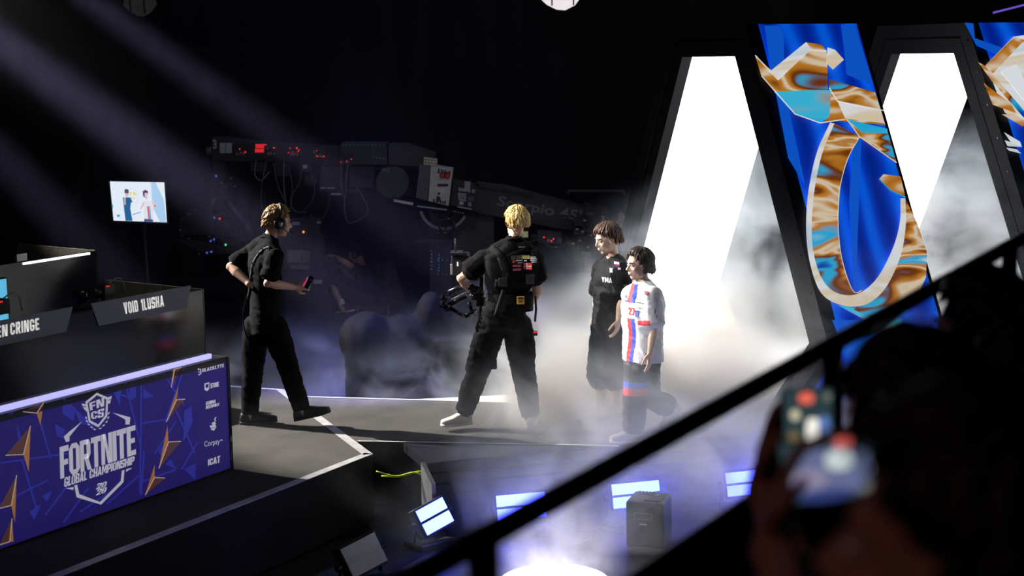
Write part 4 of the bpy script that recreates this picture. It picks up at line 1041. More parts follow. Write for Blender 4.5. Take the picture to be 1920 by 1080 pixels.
# harness: shoulder straps, back plate, belt, buckles
sf2 = Surf(s2); cf2, cr2 = yaw(106)
vest = empty('harness'); vest.parent = b2
VST = mat('black_webbing', (0.006, 0.006, 0.007), 0.8, spec=0.1, var=0.2, bump=0.3, bscale=200)
def surf_strip(name, pts, w_, m, parent, th=0.006, n=4, lift=0.004, dirv=V((0, 1, 0)), JJ=None):
    JJ = JJ or J
    P = spline([JJ(x, y, 0) for x, y in pts], n); bm = bmesh.new(); rows = []
    for i, p in enumerate(P):
        t = (P[min(i+1, len(P)-1)]-P[max(i-1, 0)]).normalized(); s_ = t.cross(dirv).normalized()
        row = []
        for k in (-1, -0.4, 0.4, 1): row.append(bm.verts.new(sf2.put(p+s_*w_*0.5*k, dirv, lift+th*(0.4 if abs(k) == 1 else 1))))
        rows.append(row)
    for i in range(len(rows)-1):
        for k in range(3): bm.faces.new((rows[i][k], rows[i][k+1], rows[i+1][k+1], rows[i+1][k]))
    o = mesh_obj(name, bm, m, parent, True); md = o.modifiers.new('t', 'SOLIDIFY'); md.thickness = 0.006; md.offset = -1
    return o
surf_strip('shoulder_strap', [(921, 463), (940, 476), (951, 492), (955, 508), (950, 524), (942, 532)], 0.05, VST, vest)
surf_strip('shoulder_strap', [(1000, 466), (1003, 480), (1003, 500), (1000, 525)], 0.05, VST, vest)
surf_strip('back_plate', [(960, 470), (967, 490), (971, 510), (972, 530)], 0.26, VST, vest, 0.004)
surf_strip('chest_belt', [(928, 527), (945, 529), (965, 530), (990, 530), (1006, 527)], 0.07, VST, vest, 0.010)
for x, y, w_, h_ in ((943, 524, 0.07, 0.07), (994, 520, 0.07, 0.08)):
    q = sf2.put(J(x, y), V((0, 1, 0)), 0.02); box('buckle', q, (w_, 0.02, h_), M_black, vest, None, 0.006)
# waist belt goes round trousers top
bm = bmesh.new(); hpc = J(958, 565); f_, r_ = yaw(100)
loft(bm, [(hpc+V((0, 0, z)), r_, 0.182, f_, 0.135) for z in (-0.075, -0.07, 0.07, 0.075)], 24); mesh_obj('waist_belt', bm, VST, vest, True)
q = J(976, 563, -0.15); pl = box('warning_plate', q, (0.062, 0.008, 0.066), mat('yellow_plate', (0.62, 0.36, 0.03), 0.5, var=0.1), vest, None, 0.003)
for k, (zz, w_, h_) in enumerate(((0.018, 0.046, 0.014), (-0.002, 0.04, 0.006), (-0.014, 0.03, 0.006))):
    box('plate_print', q+V((0, -0.005, zz)), (w_, 0.003, h_), M_black, pl)
surf_strip('hanging_strap', [(945, 538), (938, 560), (930, 585), (924, 602)], 0.028, mat('grey_webbing', (0.012, 0.012, 0.014), 0.8, spec=0.1), vest, 0.01, lift=0.03)
bm = bmesh.new(); bm_tube(bm, [J(1004, 555, -0.12), J(1005, 580, -0.12), J(1003, 603, -0.12)], 0.009, 6); mesh_obj('hanging_strap', bm, VST, vest)
# red tally device at hip
tl = box('belt_pack', J(1002, 625, -0.03), (0.05, 0.05, 0.035), M_black, b2, None, 0.006); box('tally_light', J(1004, 623, -0.06), (0.03, 0.01, 0.012), M_redled, tl)
box('thigh_pouch', J(926, 682, -0.02), (0.05, 0.04, 0.09), CLT, b2, None, 0.01)
# printed patches on the back
rt, up = V((1, 0, 0)), V((0, 0, 1))
PR = lambda nm, x, y, w_, h_, m, **k: decal(nm, sf2, J(x, y), rt, up, w_/226, h_/226, m, b2, lift=0.036, **k)
M_olive = mat('olive_patch', (0.22, 0.20, 0.06), 0.8); M_pink = mat('pink_patch', (0.5, 0.12, 0.16), 0.8); M_redp = mat('red_patch', (0.62, 0.03, 0.04), 0.8); M_whp = mat('white_print', (0.75, 0.75, 0.75), 0.8); M_greyp = mat('grey_print', (0.10, 0.10, 0.12), 0.8)
PR('patch', 981, 478.5, 24, 7, M_olive); PR('patch', 963, 478.5, 9, 7, M_greyp)
PR('flag_patch', 989, 495, 15, 12, M_redp)
decal('flag_cross', sf2, J(989, 495), rt, up, 15/226, 12/226, M_whp, b2, lift=0.039, polys=[_r(0, .42, .33, .58), _r(.33, 0, .47, 1), _r(.47, .42, 1, .58)])
PR('patch', 969, 494, 15, 4, M_pink); PR('patch', 969, 501, 15, 4, M_pink); PR('patch', 963, 486, 4, 5, M_redp)
for k, (x, y, w_) in enumerate(((973, 484.5, 12), (975, 488.5, 9), (985, 485, 5), (999, 478, 10), (1000, 481, 12), (1000, 484, 12), (1001, 487, 10), (978, 460, 12))):
    PR('print_bar', x, y, w_, 1.8, M_greyp if y == 460 else M_whp, n=2)
# ---- player in white jersey, walking left in front of the gate
_g('7', 0.5, _r(0, .82, .5, 1), ((.1, 0), (.3, 0), (.5, .84), (.3, .84)))
R4 = onz(1200, 829, 0)
def J(px, py, dy=0.0): return PX(R4, px, py, dy)
JW = mat('jersey_white', (0.74, 0.75, 0.80), 0.75, var=0.04, vscale=20, bump=0.1, bscale=300)
JR = mat('jersey_red', (0.62, 0.02, 0.03), 0.7); JB = mat('jersey_blue', (0.02, 0.05, 0.52), 0.7)
P4 = dict(chest_yaw=222, hip_yaw=210, sw=0.155)
P4['headM'] = head_matrix(J(1197, 497), 206, -4, 0, 1.0)
P4['neck'] = J(1203, 534); P4['chest'] = J(1205, 578); P4['hips'] = J(1205, 668)
P4['arms'] = [dict(sh=J(1223, 556, -0.12), el=J(1226, 618, -0.15), wr=J(1219, 660, -0.17), hd=V((-0.05, -0.05, -1)), hn=V((0.9, -0.5, 0)), side=1, curl=0.35),
              dict(sh=J(1184, 554, 0.12), el=J(1187, 615, 0.17), wr=J(1178, 655, 0.16), hd=V((-0.1, 0.1, -1)), hn=V((-0.6, 0.6, 0)), side=-1, curl=0.4)]
P4['legs'] = [dict(hip=J(1195, 682, 0.0), kn=J(1191, 752, -0.03), an=J(1187, 809, 0.0), toe=V((-1, -0.3, 0))),
              dict(hip=J(1212, 682, 0.03), kn=J(1219, 745, 0.04), an=J(1258, 764, 0.10), toe=V((-1, -0.2, 0)))]
b4 = fig('person', P4, SKIN3, 'person in white jersey with red and blue stripe walking out of the gate')
def paint4(r, f, z, n):
    # r across the chest (his right +), f forward
    if f > 0.0 and n.z < 0.8:
        c = 0.012+0.02*math.sin(z*9)
        if -0.45 < z < 0.2 and not (-0.065 < z < 0.055):
            if c-0.048 < r < c-0.006+0.0: return 2
            if c-0.006 <= r < c+0.036: return 1
    return 0
s4 = shirt_mesh(P4, [JW, JR, JB], b4, sleeve=0.78, fold=0.012, seed=11, hem=-0.03, loose=1.12, srad=0.086, hemw=0.165, paint=paint4)
arm = P4['arms'][0]
for p in s4.data.polygons:      # red cuff on the sleeve
    q = p.center; e = arm['sh'].lerp(arm['el'], 0.78)
    d_ = (arm['el']-arm['sh']).normalized()
    if (q-e).length < 0.12 and abs((q-e).dot(d_)) < 0.02 and (q-e).dot(V((-1, 0, 0))) > 0.03: p.material_index = 1
TB = mat('track_black', (0.008, 0.008, 0.010), 0.7); TBL = mat('track_blue', (0.03, 0.08, 0.50), 0.7); TRD = mat('track_red', (0.5, 0.02, 0.03), 0.7)
za, zb, zc = J(1190, 712).z, J(1190, 724).z, J(1190, 737).z
def paintt(c, n):
    if c.x > J(1214, 720).x: return 0
    return 1 if zb < c.z < za else (2 if zc < c.z <= zb else 0)
t4 = trousers_mesh(P4, [TB, TBL, TRD], b4, rad=(0.10, 0.094, 0.082), seed=12, fold=0.013, end=0.97, paint=paintt, hw=0.15)
collar(P4, JW, s4, 0.06)
GSH = mat('grey_shoe', (0.42, 0.47, 0.55), 0.6, var=0.15)
shoe(b4, P4['legs'][0]['an'], V((-1, -0.3, 0)), GSH, SHWS, 0.26, 0, 0.085)
shoe(b4, P4['legs'][1]['an'], V((-1, -0.2, 0)), GSH, SHWS, 0.26, -52, 0.085)
def lim_mop(p):
    c = math.cos(p)
    if c > 0.75: return 70
    if c > 0.45: return 88
    if c > 0.1: return 108
    return 142
hair('hair', P4['headM'], HDK, b4, lim_mop, n=850, width=0.0075, lift=0.14, jitter=0.35, curl=0.05, seed=14, vol=1.06)
eyes(P4['headM'], b4, browm=HDK)
sf4 = Surf(s4); f4, r4 = yaw(222); rt4 = -r4
def dec4(n, kind, txt, px, py, w_, h_, m, right=None):
    r_ = right or V((1, 0, 0)); 
    if kind == 't': decal_text(n, sf4, txt, J(px, py), r_, V((0, 0, 1)), w_/238, h_/238, m, b4, lift=0.006)
    else: decal(n, sf4, J(px, py), r_, V((0, 0, 1)), w_/238, h_/238, m, b4, lift=0.006)
dec4('jersey_lettering', 't', '27', 1182, 580, 10, 13, JR); dec4('jersey_lettering', 't', '1T', 1192, 583, 9, 12, JB)
for k, (x, y, w_, h_, m) in enumerate(((1197, 563, 12, 2, M_greyp), (1197, 571, 10, 3, mat('green_print', (0.35, 0.55, 0.2), 0.8)), (1208, 543, 6, 6, JR), (1224, 575, 3, 9, JB), (1227, 585, 3, 6, M_greyp), (1174, 556, 4, 4, M_greyp), (1174, 563, 5, 3, JB), (1210, 663, 8, 18, mat('ochre_print', (0.35, 0.22, 0.06), 0.8)))):
    dec4('jersey_print', 'p', None, x, y, w_, h_, m)

# ---- player in black jersey, behind
R3 = onz(1142, 800, 0)
def J(px, py, dy=0.0): return PX(R3, px, py, dy)
JK = mat('jersey_black', (0.008, 0.0085, 0.010), 0.75, var=0.1, spec=0.12)
P3 = dict(chest_yaw=212, hip_yaw=205, sw=0.165)
P3['headM'] = head_matrix(J(1138, 449), 203, -14, 0, 1.02)
P3['neck'] = J(1149, 488); P3['chest'] = J(1147, 532); P3['hips'] = J(1143, 605)
P3['arms'] = [dict(sh=J(1166, 506, -0.12), el=J(1167, 562, -0.15), wr=J(1160, 600, -0.16), hd=V((-0.2, -0.1, -1)), hn=V((0.9, -0.5, 0)), side=1, curl=0.5),
              dict(sh=J(1127, 504, 0.13), el=J(1121, 560, 0.16), wr=J(1117, 588, 0.14), hd=V((-0.25, 0, -1)), hn=V((-0.7, 0.6, 0)), side=-1, curl=0.6)]
P3['legs'] = [dict(hip=J(1152, 618, -0.05), kn=J(1153, 702, -0.05), an=J(1155, 780, -0.04), toe=V((-1, -0.2, 0))),
              dict(hip=J(1133, 618, 0.06), kn=J(1126, 700, 0.03), an=J(1128, 778, 0.10), toe=V((-1, -0.2, 0)))]
b3 = fig('person', P3, SKIN3, 'person in black jersey and wide black shorts walking beside the gate')
s3 = shirt_mesh(P3, JK, b3, sleeve=0.80, fold=0.010, seed=21, hem=-0.01, loose=1.05, srad=0.078)
t3 = trousers_mesh(P3, CLT, b3, rad=(0.115, 0.118, 0.118), seed=22, fold=0.012, end=0.10, hw=0.16)
collar(P3, JK, s3, 0.06)
for l in P3['legs']: shoe(b3, l['an'], l['toe'], SHB, SHS, 0.28, 0, 0.085)
def lim_bowl(p):
    c = math.cos(p)
    if c > 0.7: return 80
    if c > 0.25: return 92
    if c > -0.2: return 100
    return 126
hair('hair', P3['headM'], HBR, b3, lim_bowl, n=850, width=0.0075, lift=0.13, jitter=0.2, seed=24, vol=1.06)
eyes(P3['headM'], b3, browm=HBR)
sf3 = Surf(s3)
def dec3(n, txt, px, py, w_, h_, m):
    if txt: decal_text(n, sf3, txt, J(px, py), V((1, 0, 0)), V((0, 0, 1)), w_/232, h_/232, m, b3, lift=0.006)
    else: decal(n, sf3, J(px, py), V((1, 0, 0)), V((0, 0, 1)), w_/232, h_/232, m, b3, lift=0.006)
dec3('jersey_lettering', 'YMA', 1136, 521, 18, 9, M_whp)
for x, y, w_, h_, m in ((1154, 489, 9, 4, M_whp), (1155, 492, 8, 3, M_redp), (1155, 495, 7, 2, JB), (1158, 498, 5, 4, M_whp), (1144, 503, 5, 8, M_whp), (1169, 528, 8, 3, M_greyp), (1169, 540, 6, 6, M_whp)):
    dec3('jersey_print', None, x, y, w_, h_, m)

# ---- crew man far behind at the gate's left edge, only the head lit
R5 = V((at(1172, 410, 17.0).x, 17.0, -0.15))
def J(px, py, dy=0.0): return PX(R5, px, py, dy)
P5 = dict(chest_yaw=200, hip_yaw=200, sw=0.18)
P5['headM'] = head_matrix(J(1175, 412), 186, -4, 0, 1.05)
P5['neck'] = J(1179, 438); P5['chest'] = J(1182, 475); hz = P5['chest'].z
P5['hips'] = P5['chest']-V((0, 0, 0.47))
P5['arms'] = [dict(sh=P5['chest']+V((0.09, -0.16, 0.1)), el=P5['chest']+V((0.1, -0.2, -0.18)), wr=P5['chest']+V((-0.08, -0.2, -0.30)), hd=V((-1, 0, -0.3)), hn=V((0, -1, 0)), side=1),
              dict(sh=P5['chest']+V((-0.07, 0.16, 0.1)), el=P5['chest']+V((-0.05, 0.22, -0.18)), wr=P5['chest']+V((-0.2, 0.15, -0.30)), hd=V((-1, 0, -0.3)), hn=V((0, 1, 0)), side=-1)]
hp = P5['hips']; kz = (hp.z-0.15)/2+0.02
P5['legs'] = [dict(hip=hp+V((0.02, s*0.09, -0.04)), kn=V((hp.x-0.02, hp.y+s*0.10, kz)), an=V((hp.x, hp.y+s*0.10, -0.06)), toe=V((-1, 0, 0))) for s in (-1, 1)]
b5 = fig('person', P5, SKIN2, 'person with headset half hidden behind the gate frame')
shirt_mesh(P5, CLB, b5, seed=31); trousers_mesh(P5, CLT, b5, seed=32)
for l in P5['legs']: shoe(b5, l['an'], l['toe'], SHB, SHS, 0.29, 0, 0.085)
hair('hair', P5['headM'], HK, b5, lambda p: 66 if math.cos(p) > 0.6 else (86 if math.cos(p) > 0 else 118), n=160, width=0.012, lift=0.10, seed=33)
headset(P5['headM'], b5, True, 0.9, -1); eyes(P5['headM'], b5)

# ---- crew man sitting behind in the dark
R6 = V((at(660, 500, 20.0).x, 20.0, -0.15))
def J(px, py, dy=0.0): return PX(R6, px, py, dy)
P6 = dict(chest_yaw=170, hip_yaw=175, sw=0.18)
P6['headM'] = head_matrix(J(668, 477), 172, -18, 0, 1.0)
P6['neck'] = J(679, 505, 0.02); P6['chest'] = J(688, 528, 0.04); P6['hips'] = J(694, 566, 0.05)
P6['arms'] = [dict(sh=J(680, 512, -0.14), el=J(654, 496, -0.22), wr=J(630, 482, -0.16), hd=V((-1, 0.1, 0.2)), hn=V((0, -0.5, 1)), side=-1, curl=0.7),
              dict(sh=J(684, 512, 0.2), el=J(664, 520, 0.26), wr=J(636, 500, 0.16), hd=V((-1, 0, 0.1)), hn=V((0, 0.4, 1)), side=1, curl=0.7)]
zf = -0.15
P6['legs'] = [dict(hip=J(690, 566, -0.06), kn=J(620, 524, -0.10), an=J(640, 574, -0.10), toe=V((0.25, -1, 0))),
              dict(hip=J(690, 566, 0.12), kn=J(628, 540, 0.14), an=J(646, 588, 0.14), toe=V((-1, 0, 0)))]
b6 = fig('person', P6, SKIN2, 'person in black crouching beside the crane with one bare knee')
shirt_mesh(P6, CLB, b6, seed=41, sleeve=0.6); trousers_mesh(P6, CLT, b6, seed=42, end=0.02, rad=(0.10, 0.085, 0.08))
hair('hair', P6['headM'], HK, b6, lambda p: 70 if math.cos(p) > 0.6 else (90 if math.cos(p) > 0 else 120), n=160, width=0.012, lift=0.10, seed=43)
headset(P6['headM'], b6, False, 1.0); eyes(P6['headM'], b6)
shoe(b6, P6['legs'][0]['an'], V((0.9, -0.6, 0)), SHB, SHWS, 0.27, 8, 0.085); shoe(b6, P6['legs'][1]['an'], V((-1, 0, 0)), SHB, SHWS, 0.27, 0, 0.085)
for l in P6['legs']:
    bm = bmesh.new(); limb(bm, [l['an']+V((0, 0, 0.06)), l['an']+V((0, 0, -0.02))], [0.043, 0.043]); mesh_obj('sock', bm, mat('white_sock', (0.8, 0.8, 0.8), 0.9), b6, True)
# flight case he sits on
q = P6['hips']; zt = q.z-0.10
st = empty('flight_case', (q.x+0.05, q.y, -0.15), 0, 'dark flight case under the crouching person', 'case')
hh = zt+0.15
hh = max(hh, 0.12)
box('body', (0, 0, hh/2), (0.40, 0.40, hh), M_black, st, None, 0.006)
for sx in (-1, 1):
    for sy in (-1, 1): box('corner', (sx*0.195, sy*0.195, hh/2), (0.02, 0.02, hh+0.006), M_grey, st, None, 0.004)
# ------------------------------------------------------------------ camera crane in the dark behind the stage
YC = 18.5
CRo = Vector((at(860, 600, YC).x, YC, -0.15))
crane = empty('camera_crane', CRo, 0, 'long black telescopic camera crane with cables and red lights behind the stage', 'crane')
C = lambda px, py, dy=0.0: at(px, py, YC+dy)-CRo
M_arm = mat('crane_arm_green_grey', (0.026, 0.028, 0.028), 0.5, var=0.25, vscale=6, bump=0.1)
M_crane = mat('crane_black', (0.014, 0.014, 0.016), 0.4, var=0.3, vscale=8, bump=0.15)
M_cable = mat('cable_black', (0.022, 0.022, 0.026), 0.35)
M_off = mat('off_white_panel', (0.50, 0.50, 0.46), 0.5, var=0.15, vscale=14)
M_lab = mat('pale_label', (0.30, 0.31, 0.36), 0.6); M_letg = mat('grey_lettering', (0.16, 0.17, 0.19), 0.6); M_letw = mat('white_lettering', (0.5, 0.5, 0.52), 0.6)
def cpoly(name, pts, depth, m, dy=0.0, parent=None):
    return prism(name, [C(x, y, dy) for x, y in pts], (0, depth, 0), m, parent or crane)
def crect(name, x0, y0, x1, y1, depth, m, dy=0.0, parent=None): return cpoly(name, [(x0, y1), (x1, y1), (x1, y0), (x0, y0)], depth, m, dy, parent)
hd = cpoly('head_box', [(397, 258), (470, 265), (470, 303), (398, 300)], 0.45, M_crane)
quad3 = lambda s_, x0, y0, x1, y1, m, dy, sl=0.0, par=None: text_on('lettering', s_, C(x0, y1, dy), C(x1, y1+sl, dy)-C(x0, y1, dy), Vector((0, 0, 1)), (C(x1, y1+sl, dy)-C(x0, y1, dy)).length, (y1-y0)/162, m, par or crane, th=0.002)
quad3('3', 400, 262, 406, 279, M_letw, -0.006)
for x0 in (412, 424): crect('label_card', x0, 268, x0+11, 287, 0.003, M_lab, -0.004)
bm = bmesh.new(); bm_tube(bm, [C(401, 284, 0.1), C(388, 284, 0.1)], 0.05, 14); mesh_obj('end_knob', bm, M_grey, crane, True)
cpoly('arm_section', [(470, 266), (562, 272), (562, 305), (470, 300)], 0.4, M_crane, 0.03)
cpoly('arm_section', [(562, 273), (652, 277), (652, 312), (562, 306)], 0.4, M_crane, 0.05)
cpoly('arm_section', [(640, 269), (724, 270), (726, 309), (641, 308)], 0.5, M_arm, 0.0)
cpoly('arm_section', [(729, 271), (760, 272), (815, 290), (815, 314), (729, 309)], 0.5, M_arm, 0.0)
for k in range(12): bm = bmesh.new(); bm_ball(bm, C(642+k*7, 272, -0.004), 0.007, 6); mesh_obj('rivet', bm, M_steel, crane, True)
for k in range(5): bm = bmesh.new(); bm_ball(bm, C(700+k*6, 295+k*0.8, -0.004), 0.009, 6); mesh_obj('rivet', bm, M_steel, crane, True)
crect('red_display', 479, 270, 500, 278, 0.004, mat('red_display', (0.1, 0.005, 0.005), 0.4, emit=(1, 0.03, 0.04), estr=0.55), 0.024)
crect('red_display', 478, 279, 505, 286, 0.004, MATS['red_display'], 0.024)
rn = random.Random(5)
for cx, cy, n in ((450, 283, 4), (508, 282, 6), (552, 284, 7), (598, 287, 8), (648, 298, 3)):
    crect('connector_box', cx-13, cy-9, cx+13, cy+13, 0.06, M_crane, -0.03)
    for k in range(n):
        x, y = cx+rn.uniform(-11, 11), cy+rn.uniform(-7, 7)
        bm = bmesh.new(); bm_ball(bm, C(x, y, -0.035), rn.uniform(0.006, 0.012), 6); mesh_obj('led', bm, M_redled if rn.random() < 0.7 else M_steel, crane, True)
    for k in range(3): bm = bmesh.new(); bm_cyl(bm, C(cx-6+k*6, cy+4, -0.03), C(cx-6+k*6, cy+7, -0.06), 0.012, 8); mesh_obj('plug', bm, M_steel, crane)
# lower fittings under the left arm
for x0, y0, x1, y1 in ((470, 303, 500, 322), (515, 306, 540, 330), (566, 310, 580, 322), (572, 330, 592, 345), (600, 312, 640, 360), (655, 312, 702, 352), (648, 355, 668, 362)):
    crect('fitting', x0, y0, x1, y1, 0.18, M_crane, 0.05+0.02*rn.random())
crect('label_card', 568, 309, 576, 316, 0.003, M_lab, 0.04); crect('label_card', 600, 351, 628, 354, 0.003, M_lab, 0.04); crect('label_card', 620, 362, 640, 366, 0.004, M_lab, 0.05)
# hanging cables
def cab(pts, r=0.009, m=None):
    bm = bmesh.new(); bm_tube(bm, spline([C(x, y, dy) for x, y, dy in pts], 6), r, 6); mesh_obj('cable', bm, m or M_cable, crane, True)
for c_ in ([(500, 300, 0), (492, 340, -.05), (490, 385, -.1), (498, 400, -.1)], [(512, 305, 0), (520, 345, -.05), (534, 378, -.1)], [(532, 300, 0), (532, 345, -.05), (536, 385, -.1)], [(565, 303, 0), (562, 340, -.05), (545, 372, -.08), (552, 395, -.1), (575, 398, -.1)], [(610, 300, 0), (604, 330, -.05), (618, 370, -.1), (608, 405, -.1), (590, 412, -.1), (582, 402, -.1)], [(640, 300, 0), (640, 345, -.05), (645, 375, -.1)], [(652, 305, 0), (648, 350, -.05), (646, 395, -.1), (655, 418, -.1), (680, 408, -.1), (690, 395, -.1), (680, 370, -.1), (664, 345, -.05)], [(480, 300, 0), (478, 328, -.05), (490, 338, -.05), (505, 322, 0)], [(540, 310, 0), (548, 350, -.05), (544, 398, -.1)], [(580, 320, 0), (590, 352, -.05), (584, 378, -.1), (566, 400, -.1)]):
    cab([(x, y, dy-0.03) for x, y, dy in c_], 0.008, M_cable if rn.random() < 0.5 else mat('cable_grey', (0.07, 0.07, 0.08), 0.4))
# drum, bright counterbox, service plate
bm = bmesh.new(); bm_tube(bm, [C(736, 342, 0.3), C(736, 342, 0.02), C(736, 342, 0.0)], [0.2, 0.2, 0.185], 28); mesh_obj('drum', bm, M_arm, crane)
quad3('PMT', 716, 316, 731, 323, M_letg, -0.004)
crect('arm_section', 700, 318, 790, 368, 0.3, M_crane, 0.32)
wb = cpoly('counter_box', [(808, 311), (849, 318), (841, 386), (803, 377)], 0.35, M_off, -0.06)
for k in range(10):
    cpoly('vent_fin', [(787+k*2.1, 309+k*0.2), (788.2+k*2.1, 309+k*0.2), (781.2+k*2.1, 371+k*0.6), (780+k*2.1, 371+k*0.6)], 0.35, mat('fin_grey', (0.17, 0.165, 0.19), 0.5), -0.05, wb)
cpoly('bracket_plate', [(795, 294), (820, 298), (819, 311), (794, 309)], 0.02, mat('cream_plate', (0.5, 0.45, 0.33), 0.5), -0.03)
for k in range(4):
    for j in range(2): bm = bmesh.new(); bm_cyl(bm, C(798+k*6, 299+j*6+k*0.6, -0.034), C(798+k*6, 299+j*6+k*0.6, -0.028), 0.008, 8); mesh_obj('hole', bm, M_black, crane)
for x, y in ((829, 329), (839, 330)): bm = bmesh.new(); bm_tube(bm, [C(x, y, -0.06), C(x, y, -0.11)], [0.034, 0.026], 10); mesh_obj('red_knob', bm, mat('red_knob', (0.45, 0.02, 0.02), 0.35), wb)
crect('slot', 820, 345, 840, 349, 0.01, M_crane, -0.075, wb)
for x, y, r_ in ((823, 363, 0.015), (822, 372, 0.026)): bm = bmesh.new(); bm_cyl(bm, C(x, y, -0.064), C(x, y, -0.055), r_, 12); mesh_obj('hole', bm, M_black, wb)
text_on('lettering', 'PMT', C(836, 376, -0.064), C(810, 372, -0.064)-C(836, 376, -0.064), Vector((0, 0, -1)), 0.16, 0.04, M_crane, wb, th=0.002, nrm=Vector((0, -1, 0)))
text_on('lettering', 'PMT', C(845, 320, -0.064), C(820, 316, -0.064)-C(845, 320, -0.064), Vector((0, 0, -1)), 0.16, 0.05, M_crane, wb, th=0.002, nrm=Vector((0, -1, 0)))
sp = cpoly('service_plate', [(850, 335), (898, 345), (890, 396), (845, 384)], 0.05, M_crane, -0.05)
quad3('SCORPIO 45\'', 860, 352, 892, 358, M_letw, -0.054, 4, sp); quad3('SERVICE', 859, 361, 874, 370, M_letw, -0.054, 2, sp); quad3('VISION', 859, 371, 873, 376, M_letw, -0.054, 2, sp)
quad3('CE', 878, 379, 884, 386, M_letw, -0.054, 0.5, sp); crect('emblem', 871, 340, 882, 354, 0.003, M_lab, -0.054, sp); crect('emblem', 861, 378, 869, 384, 0.003, M_letw, -0.054, sp)
cpoly('label_strip', [(858, 386), (885, 391), (885, 394), (858, 389)], 0.003, mat('violet_label', (0.35, 0.3, 0.5), 0.6), -0.054, sp)
for k in range(4): crect('print_bar', 877, 369+k*2.2, 889, 370+k*2.2, 0.002, M_letg, -0.054, sp)
cpoly('main_arm', [(893, 346), (946, 352), (1140, 402), (1148, 440), (1045, 428), (890, 398)], 0.5, M_arm, 0.0)
cpoly('arm_ridge', [(893, 344), (946, 350), (1000, 364), (1000, 369), (946, 356), (893, 350)], 0.06, M_crane, -0.05)
c0 = C(930, 391, -0.01); c1 = C(1086, 420, -0.01)
font_text('lettering', "Scorpio 45'", c0, c1-c0, Vector((0.25, 0, 1)), (c1-c0).length, M_letg, crane, bold=0.02, height=0.16)
cpoly('arm_end', [(1098, 385), (1142, 393), (1142, 432), (1098, 424)], 0.4, M_crane, -0.04)
quad3('PMT', 1100, 398, 1115, 404, M_letg, -0.05); quad3('3', 1128, 405, 1133, 416, M_letw, -0.05)
cpoly('rail', [(735, 370), (898, 400), (898, 407), (735, 379)], 0.12, M_blackgloss, -0.12)
cpoly('rail_mark', [(738, 373.5), (775, 380), (774, 385), (738, 378)], 0.004, M_off, -0.13)
cpoly('rail_mark', [(782, 385), (838, 392), (838, 395), (782, 388)], 0.004, M_lab, -0.13)
# tilt sector: two pale arcs
def arc(cx, cy, r0, r1, a0, a1, name, m, dy):
    P = []
    for k in range(13):
        a = math.radians(a0+(a1-a0)*k/12); P.append((cx+r1*math.cos(a), cy+r1*math.sin(a)))
    for k in range(12, -1, -1):
        a = math.radians(a0+(a1-a0)*k/12); P.append((cx+r0*math.cos(a), cy+r0*math.sin(a)))
    bm = bmesh.new(); n = 13
    for k in range(12):
        q = [P[k], P[k+1], P[2*n-2-k], P[2*n-1-k]]
        bm_prism(bm, [C(x, y, dy) for x, y in q], (0, 0.03, 0))
    bmesh.ops.remove_doubles(bm, verts=bm.verts[:], dist=1e-4)
    return mesh_obj(name, bm, m, crane)
arc(832, 385, 42, 47, 25, 165, 'tilt_sector', mat('arc_grey', (0.22, 0.22, 0.24), 0.4), -0.08)
arc(832, 385, 26, 30, 25, 165, 'tilt_sector', M_crane, -0.07)
bm = bmesh.new(); cc = C(838, 424, -0.14)
bm_tube(bm, [cc+Vector((math.cos(k*math.pi/10), 0, math.sin(k*math.pi/10)))*0.085 for k in range(21)], 0.014, 8, cap=False); mesh_obj('hand_wheel', bm, M_blackgloss, crane, True)
for k in range(3): tube('wheel_spoke', [cc+Vector((math.cos(k*2.09), 0, math.sin(k*2.09)))*0.08, cc], 0.008, M_crane, crane)
for k in range(5): bm = bmesh.new(); bm_ball(bm, C(850+k*4.5, 396+k, -0.14), 0.01, 6); mesh_obj('bolt', bm, M_steel, crane, True)
crect('column', 848, 402, 926, 510, 0.5, mat('column_brown_grey', (0.04, 0.037, 0.034), 0.6, var=0.2), 0.1)
crect('column_side', 806, 400, 846, 620, 0.45, M_crane, 0.0); crect('column_foot', 790, 560, 930, 624, 0.9, M_crane, -0.1)
for k in range(4):
    for j in range(3): bm = bmesh.new(); bm_ball(bm, C(822+j*8, 436+k*26, -0.012), 0.01, 6); mesh_obj('bolt', bm, M_steel, crane, True)
for k in range(6): bm = bmesh.new(); bm_ball(bm, C(809, 470+k*7, -0.008), 0.008, 6); mesh_obj('status_light', bm, M_blueled if k % 2 else M_steel, crane, True)
for k in range(6): bm = bmesh.new(); bm_ball(bm, C(823, 478+k*6, -0.008), 0.007, 6); mesh_obj('status_light', bm, M_blueled, crane, True)
crect('shelf', 780, 450, 848, 455, 0.3, M_crane, -0.2)
# right-hand controls
cb = cpoly('control_box', [(1008, 432), (1052, 436), (1054, 459), (1010, 455)], 0.15, M_crane, -0.25)
for x, y, m in ((1020, 445, M_redled), (1034, 452, M_redled), (1038, 448, M_redled)): bm = bmesh.new(); bm_ball(bm, C(x, y, -0.255), 0.012, 6); mesh_obj('led', bm, m, cb, True)
crect('digits', 1026, 448, 1031, 454, 0.003, M_lab, -0.254, cb); crect('side_panel', 1044, 445, 1053, 455, 0.003, mat('violet_dim', (0.08, 0.06, 0.2), 0.4), -0.254, cb)
ds = crect('small_display', 977, 432, 992, 447, 0.05, M_crane, -0.2); crect('display_glass', 979, 434, 990, 445, 0.003, mat('olive_screen', (0.1, 0.1, 0.05), 0.4, emit=(0.4, 0.42, 0.2), estr=0.35), -0.206, ds)
for x0, y0, x1, y1 in ((1076, 408, 1096, 440), (1084, 442, 1112, 470), (1064, 452, 1072, 462), (1100, 436, 1110, 446), (1078, 424, 1092, 430), (996, 440, 1008, 450)): crect('fitting', x0, y0, x1, y1, 0.12, M_crane, -0.2)
